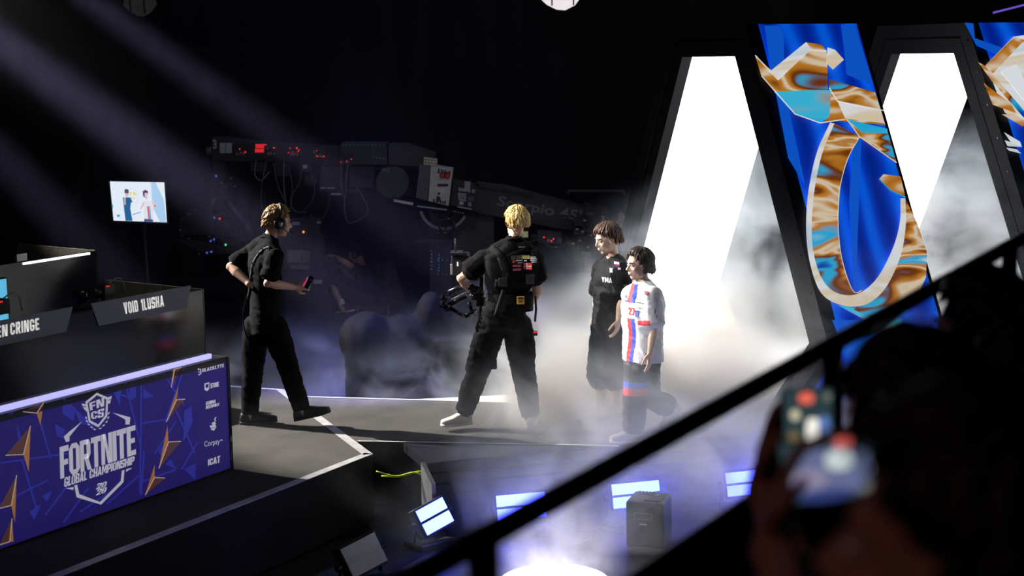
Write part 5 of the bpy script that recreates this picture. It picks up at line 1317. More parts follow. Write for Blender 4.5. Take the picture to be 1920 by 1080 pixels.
for x, y in ((1080, 428), (1094, 412), (1090, 433), (1085, 450), (1106, 440), (1100, 462), (1072, 455), (1015, 433), (1040, 462)): crect('glint_plate', x, y, x+5, y+3, 0.01, M_steel, -0.23)
pp = cpoly('hanging_plate', [(1090, 472), (1108, 473), (1111, 507), (1096, 505)], 0.03, mat('plate_grey', (0.30, 0.30, 0.30), 0.5, var=0.1), -0.25)
text_on('lettering', 'PMT', C(1099, 501, -0.254), Vector((-0.05, 0, 1)), Vector((-1, 0, -0.05)), 0.15, 0.05, M_crane, pp, th=0.002, nrm=Vector((0, -1, 0)))
cab([(1060, 460, -.25), (1075, 500, -.25), (1110, 507, -.25), (1135, 500, -.25), (1128, 470, -.25)], 0.007)
cab([(1000, 445, -.2), (1040, 465, -.25), (1070, 450, -.22)], 0.008); cab([(960, 430, -.2), (985, 452, -.25), (1010, 450, -.25)], 0.008)
cpoly('top_rail', [(1062, 362), (1066, 356), (1170, 356), (1176, 366), (1170, 366), (1166, 360), (1068, 360), (1066, 366)], 0.03, M_crane, 0.2)
# hanging remote head with camera at the left end
crect('drop_column', 400, 300, 420, 350, 0.25, M_crane, 0.08); crect('drop_joint', 394, 345, 428, 372, 0.3, M_crane, 0.05)
tube('drop_tube', [C(408, 360, .1), C(385, 410, .1)], 0.05, M_crane, crane, 12); tube('drop_tube', [C(425, 378, -.05), C(456, 416, -.05)], 0.05, mat('tube_navy', (0.02, 0.022, 0.05), 0.35), crane, 14)
quad3('3', 418, 368, 420, 372, M_letg, -0.1)
tube('drop_tube', [C(456, 416, -.05), C(470, 445, -.05)], 0.06, M_crane, crane, 12)
crect('camera_body', 345, 402, 400, 440, 0.3, M_crane, 0.0); crect('camera_side', 400, 412, 430, 448, 0.25, M_crane, 0.05); crect('matte_box', 336, 412, 346, 446, 0.25, M_crane, 0.02)
cpoly('base_plate', [(331, 447), (366, 452), (470, 470), (468, 478), (380, 474), (331, 451)], 0.3, M_crane, 0.0)
for x0, y0, x1, y1 in ((352, 394, 364, 404), (372, 396, 392, 404), (366, 452, 384, 468), (386, 462, 402, 476), (420, 446, 452, 462), (440, 430, 462, 452)): crect('rig_block', x0, y0, x1, y1, 0.15, M_crane, -0.02)
for x, y, m in ((395, 452, M_blueled), (401, 449, M_blueled), (388, 474, M_blueled), (396, 472, M_blueled), (412, 410, M_redled), (402, 408, M_blueled), (423, 459, M_greenled), (405, 330, M_blueled)):
    bm = bmesh.new(); bm_ball(bm, C(x, y, -0.03), 0.014, 6); mesh_obj('led', bm, m, crane, True)
for k in range(26):
    x, y = rn.choice(((rn.uniform(335, 470), rn.uniform(400, 475)), (rn.uniform(395, 460), rn.uniform(310, 400))))
    crect('glint_plate', x, y, x+rn.uniform(2, 6), y+rn.uniform(1.5, 4), 0.02, rn.choice((M_grey, M_crane, M_steel)), -0.04)
# operator console standing behind the crew man
cs = empty('crane_console', Vector((at(565, 560, 19.0).x, 19.0, -0.15)), 0, 'dark crane console with small grey monitor behind the walking headset wearer', 'console')
co = cs.location.copy(); K = lambda x, y, dy=0: at(x, y, 19.0+dy)-co
def krect(name, x0, y0, x1, y1, d_, m, dy=0.0): return prism(name, [K(x0, y1, dy), K(x1, y1, dy), K(x1, y0, dy), K(x0, y0, dy)], (0, d_, 0), m, cs)
prism('cabinet', [K(532, 510), K(604, 510), Vector((K(604, 510).x, K(604, 510).y, 0)), Vector((K(532, 510).x, K(532, 510).y, 0))], (0, 0.5, 0), M_crane, cs)
krect('desk_panel', 545, 412, 600, 440, 0.3, M_crane); krect('back_panel', 536, 440, 606, 512, 0.1, M_crane, 0.2)
krect('monitor', 538, 470, 574, 494, 0.12, mat('monitor_grey', (0.10, 0.10, 0.10), 0.6)); krect('monitor_face', 541, 473, 564, 491, 0.01, mat('monitor_face', (0.17, 0.17, 0.17), 0.5), -0.01)
krect('wire_bundle', 566, 471, 580, 492, 0.08, mat('olive_wires', (0.13, 0.12, 0.08), 0.6, bump=0.5), -0.04)
krect('tray', 543, 497, 580, 505, 0.2, mat('tray_grey', (0.09, 0.09, 0.09), 0.6), -0.05)
krect('white_label', 548, 416, 562, 422, 0.004, M_lab, -0.006); krect('white_label', 594, 415, 602, 419, 0.004, M_lab, -0.006); krect('white_label', 588, 525, 604, 532, 0.004, M_lab, -0.006)
bm = bmesh.new(); bm_ball(bm, K(569, 435, -0.01), 0.014, 6); mesh_obj('led', bm, mat('orange_led', (0.2, 0.05, 0), 0.4, emit=(1, 0.25, 0.05), estr=1.5), cs, True)
# pale tarpaulin leaning behind the crouching man
tp = bmesh.new(); g = []
for j in range(9):
    row = []
    for i in range(9):
        u, v = i/8, j/8
        x = 690+(770-690)*u*(0.35+0.65*v)+30*(1-v)*0.6; y = 492+95*v
        p = at(x, y, 20.9+0.25*math.sin(u*7+v*3)*0.3-0.5*v); row.append(tp.verts.new(p))
    g.append(row)
for j in range(8):
    for i in range(8): tp.faces.new((g[j][i], g[j][i+1], g[j+1][i+1], g[j+1][i]))
o = mesh_obj('tarpaulin', tp, mat('tarp_grey', (0.16, 0.155, 0.15), 0.8, var=0.2), None, True); md = o.modifiers.new('t', 'SOLIDIFY'); md.thickness = 0.02
tag(o, 'grey cloth hanging in a wedge beside the crouching person', 'cloth')
# big black covered equipment hump
bm = bmesh.new(); hb = Vector((at(725, 655, 14.8).x, 14.8, -0.15))
bm_ball(bm, hb+Vector((-0.18, 0, 0.58)), (0.27, 0.28, 0.27), 16); bm_ball(bm, hb+Vector((0.20, 0.05, 0.55)), (0.34, 0.28, 0.27), 16); bm_ball(bm, hb+Vector((0.42, 0.08, 0.72)), (0.16, 0.22, 0.30), 14)
bm_box(bm, hb+Vector((0.42, 0.05, 0.30)), (1.6, 0.46, 0.60)); bm_ball(bm, hb+Vector((0.75, 0.08, 0.62)), (0.35, 0.24, 0.34), 14)
o = vmesh('equipment_cover', bm, 0.025, mat('cover_black', (0.0025, 0.0025, 0.003), 0.8, spec=0.06, bump=0.3, bscale=20), None, 6, folds(0.012, (5, 5, 5), 77))
tag(o, 'big rounded black cover over equipment behind the walkway', 'cover')

# ------------------------------------------------------------------ stabiliser rig carried by the operator
RY = R2.y
rig = empty('camera_stabilizer', at(900, 560, RY+0.25), 0, 'black spring arm camera stabilizer strapped to the person in the harness', 'camera rig')
ro = rig.location.copy(); A2 = lambda x, y, dy=0.0: at(x, y, RY+dy)-ro
M_satin = mat('satin_black_metal', (0.05, 0.05, 0.055), 0.25, 0.8)
tube('spring_arm', [A2(841, 549, 0.10), A2(882, 529, 0.16)], 0.022, M_satin, rig, 14); tube('spring_arm', [A2(841, 572, 0.10), A2(884, 551, 0.16)], 0.020, M_satin, rig, 14)
for k in range(9):
    c = A2(848+k*3.8, 566-k*1.9, 0.12); bm = bmesh.new(); bm_tube(bm, [c+Vector((0.022*math.cos(q*0.63), 0.012, 0.022*math.sin(q*0.63))) for q in range(11)], 0.004, 5, cap=False); mesh_obj('spring_coil', bm, M_steel, rig, True)
tube('lower_arm', [A2(842, 577, 0.12), A2(872, 594, 0.16)], 0.018, M_blackgloss, rig, 12); tube('lower_arm', [A2(872, 594, 0.16), A2(893, 582, 0.2)], 0.018, M_blackgloss, rig, 12); tube('lower_arm', [A2(880, 566, 0.2), A2(886, 590, 0.2)], 0.020, M_blackgloss, rig, 12)
for x, y, r_ in ((832, 560, 0.03), (829, 572, 0.026), (838, 578, 0.03), (884, 540, 0.034), (889, 556, 0.03), (893, 545, 0.04)):
    bm = bmesh.new(); bm_cyl(bm, A2(x, y, 0.06), A2(x, y, 0.14), r_, 12); mesh_obj('joint', bm, M_blackgloss, rig, True)
for x, y in ((842, 558), (842, 574), (880, 530), (879, 546), (884, 592), (827, 556), (828, 566)): bm = bmesh.new(); bm_cyl(bm, A2(x, y, 0.05), A2(x, y, 0.07), 0.012, 10); mesh_obj('bolt_head', bm, M_steel, rig)
tube('post', [A2(905, 505, 0.3), A2(900, 605, 0.3)], 0.02, M_blackgloss, rig, 10); box('socket_block', A2(900, 560, 0.22), (0.07, 0.09, 0.12), M_black, rig, None, 0.01)
for x, y in ((912, 540), (914, 552), (918, 560), (925, 556), (914, 565)): box('clamp', A2(x, y, 0.02), (0.035, 0.06, 0.03), M_grey, rig, None, 0.004)
cbd = box('camera_body', A2(864, 494, 0.35), (0.15, 0.24, 0.17), M_black, rig, None, 0.012)
bm = bmesh.new(); bm_tube(bm, [A2(864, 494, 0.45), A2(864, 494, 0.60)], 0.05, 14); mesh_obj('lens', bm, M_blackgloss, rig, True)
box('side_monitor', A2(847, 505, 0.24), (0.02, 0.02, 0.09), mat('silver_case', (0.5, 0.5, 0.52), 0.4), rig, None, 0.004); box('status_window', A2(858, 495, 0.2), (0.012, 0.01, 0.035), mat('window_glow', (0.5, 0.6, 0.8), 0.4, emit=(0.7, 0.85, 1), estr=0.8), rig)
box('top_plate', A2(856, 474, 0.3), (0.10, 0.2, 0.02), M_black, rig); tube('antenna', [A2(854, 474, 0.3), A2(854, 447, 0.3)], 0.006, M_black, rig)
box('green_light', A2(884, 486, 0.28), (0.02, 0.01, 0.012), M_greenled, rig)

# ------------------------------------------------------------------ floor lamps in front of the stage
M_bar = mat('blue_white_led', (0.6, 0.8, 1.0), 0.4, emit=(0.75, 1.25, 24.0), estr=1.0)
M_barcore = M_bar
M_dead = mat('unlit_diffuser', (0.75, 0.77, 0.8), 0.35, var=0.05)
def lamp(px, py, by, rz, tilt, label, lit=True, w_=0.37, h_=0.19, group=None, roll=0.0):
    base = onz(px, by, GZ); c = at(px, py, base.y)
    Lm = empty('floor_lamp', base, 0, label, 'stage light', group)
    M4 = Matrix.Translation(Vector((0, 0, c.z-base.z))) @ Matrix.Rotation(rz, 4, 'Z') @ Matrix.Rotation(roll, 4, 'Y') @ Matrix.Rotation(tilt, 4, 'X')
    box('housing', (0, 0.045, 0), (w_+0.03, 0.09, h_+0.03), M_black, Lm, M4, 0.008)
    for s_ in (-1, 1):
        m = M_bar if lit else M_dead
        box('light_bar', (0, -0.004, s_*h_*0.27), (w_, 0.012, h_*0.44), m, Lm, M4)
    box('divider', (0, -0.006, 0), (w_, 0.012, h_*0.09), M_darkgrey if lit else M_dead, Lm, M4)
    for s_ in (-1, 1):
        a = M4 @ Vector((s_*(w_/2+0.03), 0.045, 0)); Rz = Matrix.Rotation(rz, 4, 'Z'); b = Rz @ Vector((s_*(w_/2+0.03), 0.045, 0.03))
        tube('yoke_arm', [a, b], 0.012, M_black, Lm); bm = bmesh.new(); bm_cyl(bm, a, a+(M4.to_3x3() @ Vector((s_*0.03, 0, 0))), 0.03, 12); mesh_obj('yoke_knob', bm, M_black, Lm)
    box('base', (0, 0.04, 0.02), (w_+0.1, 0.22, 0.04), M_black, Lm, Matrix.Rotation(rz, 4, 'Z'), 0.006)
    return Lm
lamp(816, 968, 1022, 0.75, -0.45, 'lit blue floor lamp turned aside near the grey end board', True, 0.26, 0.20, roll=-0.22)
lamp(978, 949, 1002, 0.10, -0.25, 'lit blue floor lamp half crossed by the handrail', True, roll=-0.05)
lamp(1193, 927, 981, 0.10, -0.25, 'lit blue floor lamp just behind the black box', True, roll=-0.06)
lamp(1405, 905, 958, 0.10, -0.25, 'lit blue floor lamp partly hidden by the raised hand', True, roll=-0.06)
ul = lamp(683, 1041, 1092, 0.75, -0.45, 'unlit grey floor lamp at the bottom of the picture', False, 0.30, 0.22, roll=-0.20)
# fog machine
fb = onz(1217, 1018, GZ); fm = empty('fog_machine', fb, math.radians(-18), 'black box fog machine with carry slot on the floor before the stage', 'fog machine')
box('body', (0, 0, 0.18), (0.28, 0.30, 0.34), mat('box_black', (0.016, 0.016, 0.02), 0.4, var=0.15, bump=0.1), fm, None, 0.012)
box('hand_slot', (-0.01, -0.150, 0.245), (0.115, 0.008, 0.036), M_blackgloss, fm, None, 0.002); box('slot_rim', (-0.01, -0.1495, 0.245), (0.135, 0.004, 0.054), mat('slot_rim_grey', (0.10, 0.10, 0.11), 0.4), fm)
box('maker_plate', (-0.01, -0.1515, 0.185), (0.055, 0.004, 0.010), mat('pale_plate', (0.6, 0.6, 0.65), 0.4), fm)
box('top_panel', (0.05, -0.02, 0.352), (0.12, 0.18, 0.012), M_black, fm, None, 0.003); bm = bmesh.new(); bm_cyl(bm, (0.06, 0.03, 0.355), (0.06, 0.03, 0.364), 0.02, 14); mesh_obj('filler_cap', bm, M_grey, fm)
for k in range(5): box('top_rib', (-0.10+k*0.026, 0.10, 0.352), (0.014, 0.08, 0.008), M_black, fm)
for sx in (-1, 1):
    for sy in (-1, 1): box('foot', (sx*0.11, sy*0.11, 0.005), (0.04, 0.04, 0.012), M_blackgloss, fm)
def floor_cable(pts, m, label, r=0.008, z=None):
    bm = bmesh.new(); P = [onz(x, y, (GZ if z is None else z)+r) for x, y in pts]; bm_tube(bm, spline(P, 6), r, 6)
    return tag(mesh_obj('floor_cable', bm, m, None, True), label, 'cable')
MCB = mat('cable_rubber', (0.035, 0.035, 0.04), 0.4)
floor_cable([(1170, 995), (1135, 985), (1110, 996), (1065, 985), (1030, 980)], MCB, 'black cable running left from the fog machine')
floor_cable([(1170, 1000), (1120, 990), (1150, 975), (1165, 990)], MCB, 'short looped black cable beside the fog machine')
floor_cable([(1060, 990), (1100, 998), (1105, 1012), (1080, 1022)], MCB, 'curled black cable end on the floor left of the fog machine')
MYL = mat('lime_cable', (0.55, 0.75, 0.03), 0.5, emit=None)
YG = A.y+0.05
for i, (pts, lb) in enumerate(((((705, 884), (742, 893), (775, 886), (797, 893)), 'lime green cable in the gap, upper strand of the crossing pair'), (((715, 893), (750, 893), (785, 884), (800, 891)), 'lime green cable in the gap, lower strand of the crossing pair'))):
    bm = bmesh.new(); bm_tube(bm, spline([at(x, y, YG+0.02*i) for x, y in pts], 6), 0.007, 6); tag(mesh_obj('lime_cable', bm, MYL, None, True), lb, 'cable')
# round up-light at the bottom edge
upb = onz(1040, 1136, GZ); ur = empty('round_uplight', upb, 0, 'big round white uplight glowing in the fog at the bottom edge', 'stage light')
bm = bmesh.new(); bm_tube(bm, [(0, 0, 0), (0, 0, 0.12), (0, 0, 0.16)], [0.30, 0.38, 0.39], 32); mesh_obj('drum', bm, M_black, ur, True)
bm = bmesh.new(); bm_tube(bm, [(0, 0, 0.155), (0, 0, 0.172), (0, 0, 0.18)], [0.365, 0.36, 0.33], 32); mesh_obj('lens', bm, mat('uplight_lens', (0.8, 0.8, 0.8), 0.4, emit=(0.9, 0.86, 1.0), estr=6.5), ur, True)
# hanging lanterns under the rig
def lantern(px, py, Y, r_, k, label):
    c = at(px, py, Y); e = empty('hanging_lantern', c, 0, label, 'lamp')
    bm = bmesh.new(); bm_tube(bm, [(0, 0, -r_*0.80), (0.02*r_, 0, -r_*0.62), (0, 0, -r_*0.15), (0, 0, r_*0.5), (0, 0, r_*0.9)], [r_*0.18, r_*0.55, r_*0.98, r_*0.8, r_*0.25], 9); mesh_obj('shade', bm, mat('lantern_%d' % px, (0.8, 0.8, 0.8) if k > 0.1 else (0.02, 0.02, 0.02), 0.7, emit=(1, 0.93, 0.95), estr=k), e)
    for sx in (-0.35, 0.45): tube('cord', [(sx*r_, -r_*0.8, -r_*0.66), (sx*r_, -r_*0.98, -r_*0.1), (sx*r_, -r_*0.3, r_*2.5)], 0.01, M_black, e)
    return e
lantern(1051, -22, 22.0, 0.36, 0.85, 'white glowing lantern cut by the top edge')
lantern(262, 4, 22.5, 0.24, 0.012, 'faint grey lantern high above the tilted monitor')
bm = bmesh.new(); bm_tube(bm, [at(1862, 24, 20), at(1925, 8, 20)], 0.012, 8); tag(mesh_obj('light_tube', bm, mat('violet_tube', (0.1, 0.05, 0.3), 0.4, emit=(0.25, 0.12, 0.9), estr=0.6), None, True), 'thin violet light tube in the top right corner', 'light')
# ------------------------------------------------------------------ balcony in the foreground: rail, barrier, audience
M_rail = mat('rail_black', (0.012, 0.012, 0.013), 0.4)
FZ = 1.32
Pn = at(930, 996, 2.2); Pf = at(1920, 446, 4.5); rd = (Pf-Pn)
rail = empty('balcony_railing', (Pn.x, Pn.y, FZ), 0, 'blurred black balcony handrail running across the foreground', 'railing'); ro = rail.location.copy()
a = Pn-rd*0.55-ro; b = Pf+rd*0.35-ro
tube('handrail', [a, a.lerp(b, 0.5), b], 0.019, M_rail, rail, 14)
RP = lambda t: Pn+rd*t
for t in (-0.45, -0.012, 0.47, 0.95, 1.25):
    q = RP(t); tube('post', [Vector((q.x, q.y, q.z))-ro, Vector((q.x, q.y, FZ))-ro], 0.022, M_rail, rail, 10)
q0, q1 = RP(-0.5), RP(1.3)
tube('panel_rail', [q0-Vector((0, 0, 0.215))-ro, q1-Vector((0, 0, 0.215))-ro], 0.014, M_rail, rail, 10)
n = 70
for k in range(n):
    q = q0.lerp(q1, (k+0.5)/n); box('panel_slat', Vector((q.x, q.y, (q.z-0.222+FZ)/2))-ro, (0.040, 0.020, q.z-0.222-FZ), mat('slat_black', (0.008, 0.008, 0.009), 0.6), rail, None)
bm = bmesh.new(); d2 = Vector((rd.x, rd.y, 0)).normalized(); n2 = Vector((d2.y, -d2.x, 0))
P_ = [q0-d2*0.3-n2*0.06, q1-n2*0.06, q1+n2*2.2, q0-d2*0.3+n2*2.2]
tag(prism('floor_balcony', [Vector((p.x, p.y, FZ)) for p in P_], (0, 0, -0.12), M_floor), kind='structure')

def spectator(headc, yw, pitch, hm, skin, label, raised=None, scale=1.0, seed=0, hands=True, hairlim=None, width=0.014, nhair=260, shirt=None):
    hc = Vector(headc); f, r = yaw(yw); P = dict(chest_yaw=yw, hip_yaw=yw, sw=0.17)
    P['headM'] = head_matrix(hc, yw, pitch, 0, scale)
    P['neck'] = hc-f*0.03-V((0, 0, 0.165)); P['chest'] = P['neck']-V((0, 0, 0.19)); P['hips'] = P['chest']-V((0, 0, 0.42))
    L = []
    for s in (1, -1):
        sh = P['chest']+r*s*0.18+V((0, 0, 0.10))
        if raised and raised.get(s):
            el, wr, hdv, hnv, curl = raised[s]; L.append(dict(sh=sh, el=V(el), wr=V(wr), hd=V(hdv), hn=V(hnv), side=raised.get('side', 1)*s, curl=curl))
        else: L.append(dict(sh=sh, el=sh+r*s*0.05-V((0, 0, 0.27)), wr=sh+f*0.18-V((0, 0, 0.42)), hd=f-V((0, 0, 0.2)), hn=r*s, side=s, curl=0.5))
    P['arms'] = L
    hp = P['hips']; zk = FZ+(hp.z-FZ)*0.52
    P['legs'] = [dict(hip=hp+r*s*0.09-V((0, 0, 0.05)), kn=V(((hp+r*s*0.10).x, (hp+r*s*0.10).y, zk))+f*0.03, an=V(((hp+r*s*0.10).x, (hp+r*s*0.10).y, FZ+0.09)), toe=f) for s in (1, -1)]
    b = body_mesh(P, skin, 'person'); tag(b, label, 'person')
    shirt_mesh(P, shirt or CLB, b, sleeve=0.85, seed=seed, voxel=0.014); trousers_mesh(P, CLT, b, seed=seed+1, voxel=0.016)
    for l in P['legs']: shoe(b, l['an'], f, SHB, SHS, 0.28, 0, 0.09)
    hair('hair', P['headM'], hm, b, hairlim or (lambda p: 66 if math.cos(p) > 0.6 else (84 if math.cos(p) > 0.0 else 124)), n=nhair, width=width, lift=0.16, jitter=0.5, seed=seed, vol=1.05)
    eyes(P['headM'], b, browm=hm)
    return b
SKA = mat('skin_audience', (0.50, 0.30, 0.24), 0.55, var=0.08, vscale=25)
def phone(c, right, up, w_, h_, label, paint):
    right = V(right).normalized(); up = V(up); up = (up-right*up.dot(right)).normalized(); nn = right.cross(up)
    p = empty('mobile_phone', c, 0, label, 'phone'); M4 = Matrix((right, up, nn)).transposed().to_4x4()
    box('case', (0, 0, -0.005), (w_+0.006, h_+0.006, 0.009), M_black, p, M4, 0.004)
    s_ = box('screen', (0, 0, 0.0005), (w_, h_, 0.002), mat('phone_dark_screen', (0.02, 0.02, 0.02), 0.3, emit=(0.03, 0.06, 0.07), estr=0.8), p, M4)
    for i, (nm, x0, y0, x1, y1, col, k, rnd_) in enumerate(paint):
        bm = bmesh.new(); z = 0.002+0.0003*i
        cx, cy, rx, ry = (x0+x1)/2, (y0+y1)/2, (x1-x0)/2, (y1-y0)/2
        N = 14
        pts = [M4 @ V((w_*(cx-0.5+rx*math.copysign(abs(math.cos(2*math.pi*q/N))**rnd_, math.cos(2*math.pi*q/N))), h_*(cy-0.5+ry*math.copysign(abs(math.sin(2*math.pi*q/N))**rnd_, math.sin(2*math.pi*q/N))), z)) for q in range(N)]
        bm_poly(bm, pts); mesh_obj(nm, bm, mat('ph%d%s' % (i, label[:12]), (0.02, 0.02, 0.02), 0.4, emit=col, estr=k), s_)
    return p
# middle spectator filming upright
YB = 2.15
pc = at(1516, 826, 2.35)
hB = at(1695, 806, YB)
ph1 = phone(pc, (1, 0.12, 0), (-0.03, 0.1, 1), 0.074, 0.155, 'upright phone filming the stage with red record button', [
    ('record_button', .30, .86, .62, .97, (0.95, 0.16, 0.10), 0.9, 0.7), ('screen_lamp', .12, .70, .32, .81, (0.85, 0.8, 0.55), 0.7, 1), ('screen_stage', .44, .40, .74, .72, (1.0, 0.95, 0.85), 0.95, 0.5), ('screen_banner', .70, .48, .95, .74, (0.15, 0.3, 0.75), 0.6, 0.6), ('screen_crowd', .02, .34, .30, .46, (0.7, 0.68, 0.45), 0.6, 0.9), ('screen_crane', .06, .48, .30, .60, (0.35, 0.25, 0.1), 0.5, 0.9), ('screen_crowd', .3, .34, .5, .46, (0.7, 0.68, 0.5), 0.5, 0.9), ('zoom_button', .82, .88, .98, .96, (0.3, 0.32, 0.25), 0.5, 1)])
spectator(hB, 118, 4, HK, SKA, 'person in dark clothes filming with the upright phone', {-1: (at(1500, 1120, 2.3), at(1432, 905, 2.42), (0.22, 0.02, 1), (-0.8, 0.6, 0), 0.35), 'side': -1}, 1.0, 51)
# nearest spectator, filming sideways
hA = at(1800, 1070, 1.22)
ph2 = phone(at(1580, 876, 1.85), (1, -0.15, 0.16), (-0.1, 0.15, 1), 0.140, 0.072, 'sideways phone filming the stage, held by the nearest person', [
    ('screen_glow', .02, .05, .75, .85, (0.22, 0.26, 0.50), 0.55, 0.6), ('record_button', .46, .80, .70, 1.0, (0.95, 0.16, 0.14), 0.8, 0.8), ('screen_stage', .36, .46, .60, .80, (0.75, 0.85, 0.85), 0.75, 0.9), ('screen_gate', .72, .10, .93, .62, (0.70, 0.78, 0.66), 0.75, 0.8), ('screen_riser', .06, .20, .36, .55, (0.45, 0.40, 0.62), 0.55, 0.8), ('screen_floor', .10, -.02, .55, .18, (0.05, 0.08, 0.30), 0.6, 0.8), ('zoom_button', .62, .02, .74, .2, (0.6, 0.62, 0.5), 0.5, 1)])
spectator(hA, 152, 6, HK, SKA, 'nearest person, filming with the sideways phone at the bottom right', {-1: (at(1520, 1420, 1.7), at(1452, 1010, 1.88), (0.30, 0.0, 1), (-0.8, 0.6, 0), 0.5), 'side': -1}, 1.04, 61, hairlim=lambda p: 74 if math.cos(p) > 0.6 else (88 if math.cos(p) > 0.05 else 124), width=0.012, nhair=420)
# spectators further along the rail
spectator(at(1835, 632, 3.3), 128, 0, HK, SKA, 'person in black watching the stage, farthest along the railing', None, 1.02, 71)
spectator(at(1915, 760, 2.75), 125, 0, HK, SKA, 'person in black watching the stage, cut by the right edge', None, 1.02, 81)
# added unseen warm fill, reddening the spectators' skin
spot('fill_audience', (-3.0, -1.0, 5.5), (0.9, 2.0, 2.3), 38, (1.0, 0.42, 0.36), 45, 0.8, 0.3)
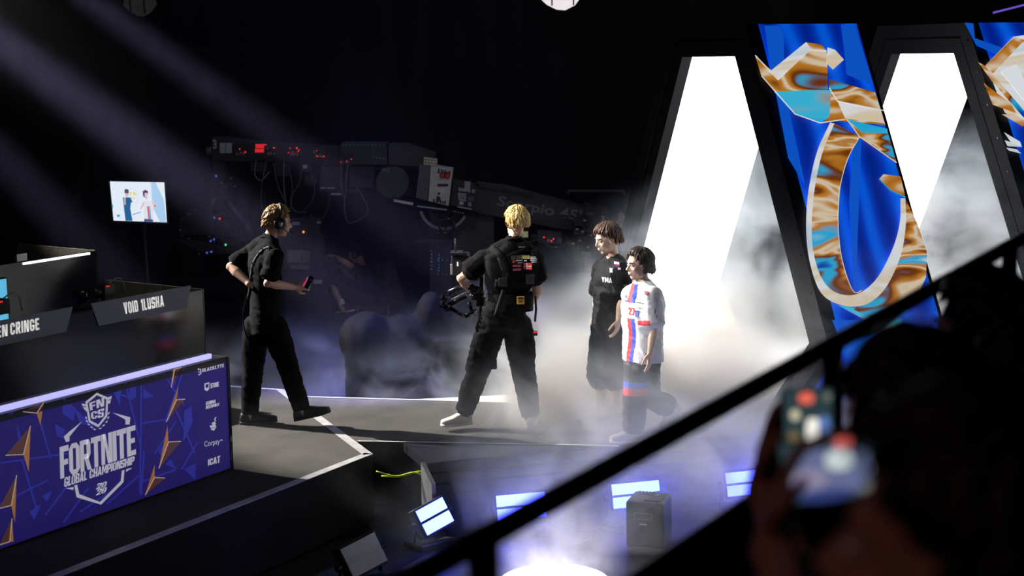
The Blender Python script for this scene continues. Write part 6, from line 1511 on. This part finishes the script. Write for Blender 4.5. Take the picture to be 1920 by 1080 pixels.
# ------------------------------------------------------------------ haze and stage fog (last: it needs the structure)
def vol_mat(name, col, dens, aniso, build=None):
    m = bpy.data.materials.new(name); m.use_nodes = True; nt = m.node_tree
    nt.nodes.remove(nt.nodes['Principled BSDF'])
    v = nt.nodes.new('ShaderNodeVolumeScatter'); v.inputs['Color'].default_value = (*col, 1)
    v.inputs['Density'].default_value = dens; v.inputs['Anisotropy'].default_value = aniso
    nt.links.new(v.outputs[0], nt.nodes['Material Output'].inputs['Volume'])
    if build: build(nt, v)
    return m
def fog_nodes(nt, v):
    N = nt.nodes; Lk = nt.links
    tc = N.new('ShaderNodeTexCoord'); sep = N.new('ShaderNodeSeparateXYZ'); Lk.new(tc.outputs['Object'], sep.inputs[0])
    def math_(op, a, b=None, c=None):
        n = N.new('ShaderNodeMath'); n.operation = op
        for i, q in enumerate((a, b, c)):
            if q is None: continue
            if isinstance(q, (int, float)): n.inputs[i].default_value = q
            else: Lk.new(q, n.inputs[i])
        return n.outputs[0]
    def mr(x, a, b, c, d):
        n = N.new('ShaderNodeMapRange'); n.interpolation_type = 'SMOOTHSTEP'
        Lk.new(x, n.inputs[0])
        for i, q in enumerate((a, b, c, d)): n.inputs[i+1].default_value = q
        return n.outputs[0]
    nz = N.new('ShaderNodeTexNoise'); nz.inputs['Scale'].default_value = 1.5; nz.inputs['Detail'].default_value = 4; nz.inputs['Roughness'].default_value = 0.62; nz.inputs['Distortion'].default_value = 0.8
    mp = N.new('ShaderNodeMapping'); mp.inputs['Scale'].default_value = (1.0, 0.4, 1.1); Lk.new(tc.outputs['Object'], mp.inputs[0]); Lk.new(mp.outputs[0], nz.inputs['Vector'])
    n1 = mr(nz.outputs['Fac'], 0.40, 0.66, 0.0, 1.0)
    X, Y, Z = sep.outputs
    near_gate = mr(X, -1.4, 1.9, 0.085, 1.0)
    top = mr(X, -1.2, 2.6, 1.25, 3.1)            # the bank stands higher towards the gate
    hz = math_('DIVIDE', math_('ADD', Z, 0.55), top)
    fall = mr(hz, 0.25, 1.0, 1.0, 0.0)
    behind = mr(Y, 13.2, 14.4, 0.07, 1.0)        # thin in front of the walkway, thick behind it
    wisps = math_('MULTIPLY', math_('MULTIPLY', n1, near_gate), math_('MULTIPLY', math_('MULTIPLY', fall, behind), 3.6))
    # dense floor layer pouring out of the gate
    core = math_('MULTIPLY', mr(X, -0.6, 1.3, 0.0, 1.0), mr(Z, -0.05, 0.8, 1.0, 0.0))
    core = math_('MULTIPLY', math_('MULTIPLY', core, mr(Y, 12.5, 12.95, 0.08, 1.0)), math_('ADD', math_('MULTIPLY', n1, 1.3), 0.45))
    # thin fog over the pit where the floor lamps stand
    pit = math_('MULTIPLY', math_('MULTIPLY', mr(Y, 12.2, 12.7, 1.0, 0.0), mr(Z, -0.3, 0.15, 1.0, 0.0)), math_('ADD', math_('MULTIPLY', n1, 0.24), 0.02))
    pit = math_('MULTIPLY', pit, mr(X, -1.2, 0.2, 0.1, 1.0))
    veil = math_('MULTIPLY', math_('MULTIPLY', mr(X, 0.2, 1.0, 0.0, 1.0), mr(Z, 0.0, 0.42, 1.0, 0.0)), math_('MULTIPLY', math_('MULTIPLY', mr(Y, 12.2, 12.5, 0.0, 1.0), mr(Y, 13.0, 13.6, 1.0, 0.0)), math_('ADD', math_('MULTIPLY', n1, 6.0), 2.0)))
    core = math_('ADD', core, math_('MULTIPLY', veil, 0.30))
    wisps = math_('MULTIPLY', wisps, math_('MULTIPLY', mr(Y, 16.0, 16.95, 1.0, 0.0), mr(X, 4.4, 5.15, 1.0, 0.0)))
    Lk.new(math_('ADD', math_('ADD', wisps, math_('MULTIPLY', core, 9.0)), pit), v.inputs['Density'])
fogm = vol_mat('stage_fog', (0.84, 0.92, 1.0), 0.5, 0.2, fog_nodes)
o = box('fog_bank', (0.5, 14.1, 1.0), (9.4, 5.8, 3.1), fogm)
tag(o, 'white stage fog drifting low around the walkway and gates', 'fog', kind='stuff')
hazem = vol_mat('air_haze', (0.9, 0.9, 1.0), 0.010, 0.3)
o = box('air_haze', (-3.3, 16.5, 4.4), (12.5, 2.2, 8.8), hazem)
tag(o, 'thin air haze showing the light beams over the stage', 'haze', kind='stuff')

def plume_nodes(nt, v):
    N = nt.nodes; Lk = nt.links; tc = N.new('ShaderNodeTexCoord')
    nz = N.new('ShaderNodeTexNoise'); nz.inputs['Scale'].default_value = 4.5; nz.inputs['Detail'].default_value = 4; nz.inputs['Roughness'].default_value = 0.6
    Lk.new(tc.outputs['Object'], nz.inputs['Vector'])
    r = N.new('ShaderNodeMapRange'); r.inputs[1].default_value = 0.40; r.inputs[2].default_value = 0.7; r.inputs[4].default_value = 4.0
    Lk.new(nz.outputs['Fac'], r.inputs[0])
    g = N.new('ShaderNodeTexGradient'); g.gradient_type = 'SPHERICAL'
    mp = N.new('ShaderNodeMapping'); mp.inputs['Scale'].default_value = (1.9, 1.9, 1.6); Lk.new(tc.outputs['Object'], mp.inputs[0]); Lk.new(mp.outputs[0], g.inputs[0])
    m = N.new('ShaderNodeMath'); m.operation = 'MULTIPLY'; Lk.new(r.outputs[0], m.inputs[0]); Lk.new(g.outputs['Fac'], m.inputs[1])
    Lk.new(m.outputs[0], v.inputs['Density'])
pm = vol_mat('fog_plume', (0.95, 0.95, 1.0), 1.0, 0.2, plume_nodes)
o = box('fog_plume', (0, 0, 0), (0.95, 0.95, 1.1), pm); o.location = upb+Vector((0.0, 0.0, 0.42))
tag(o, 'puff of white fog rising above the round uplight', 'fog', kind='stuff')
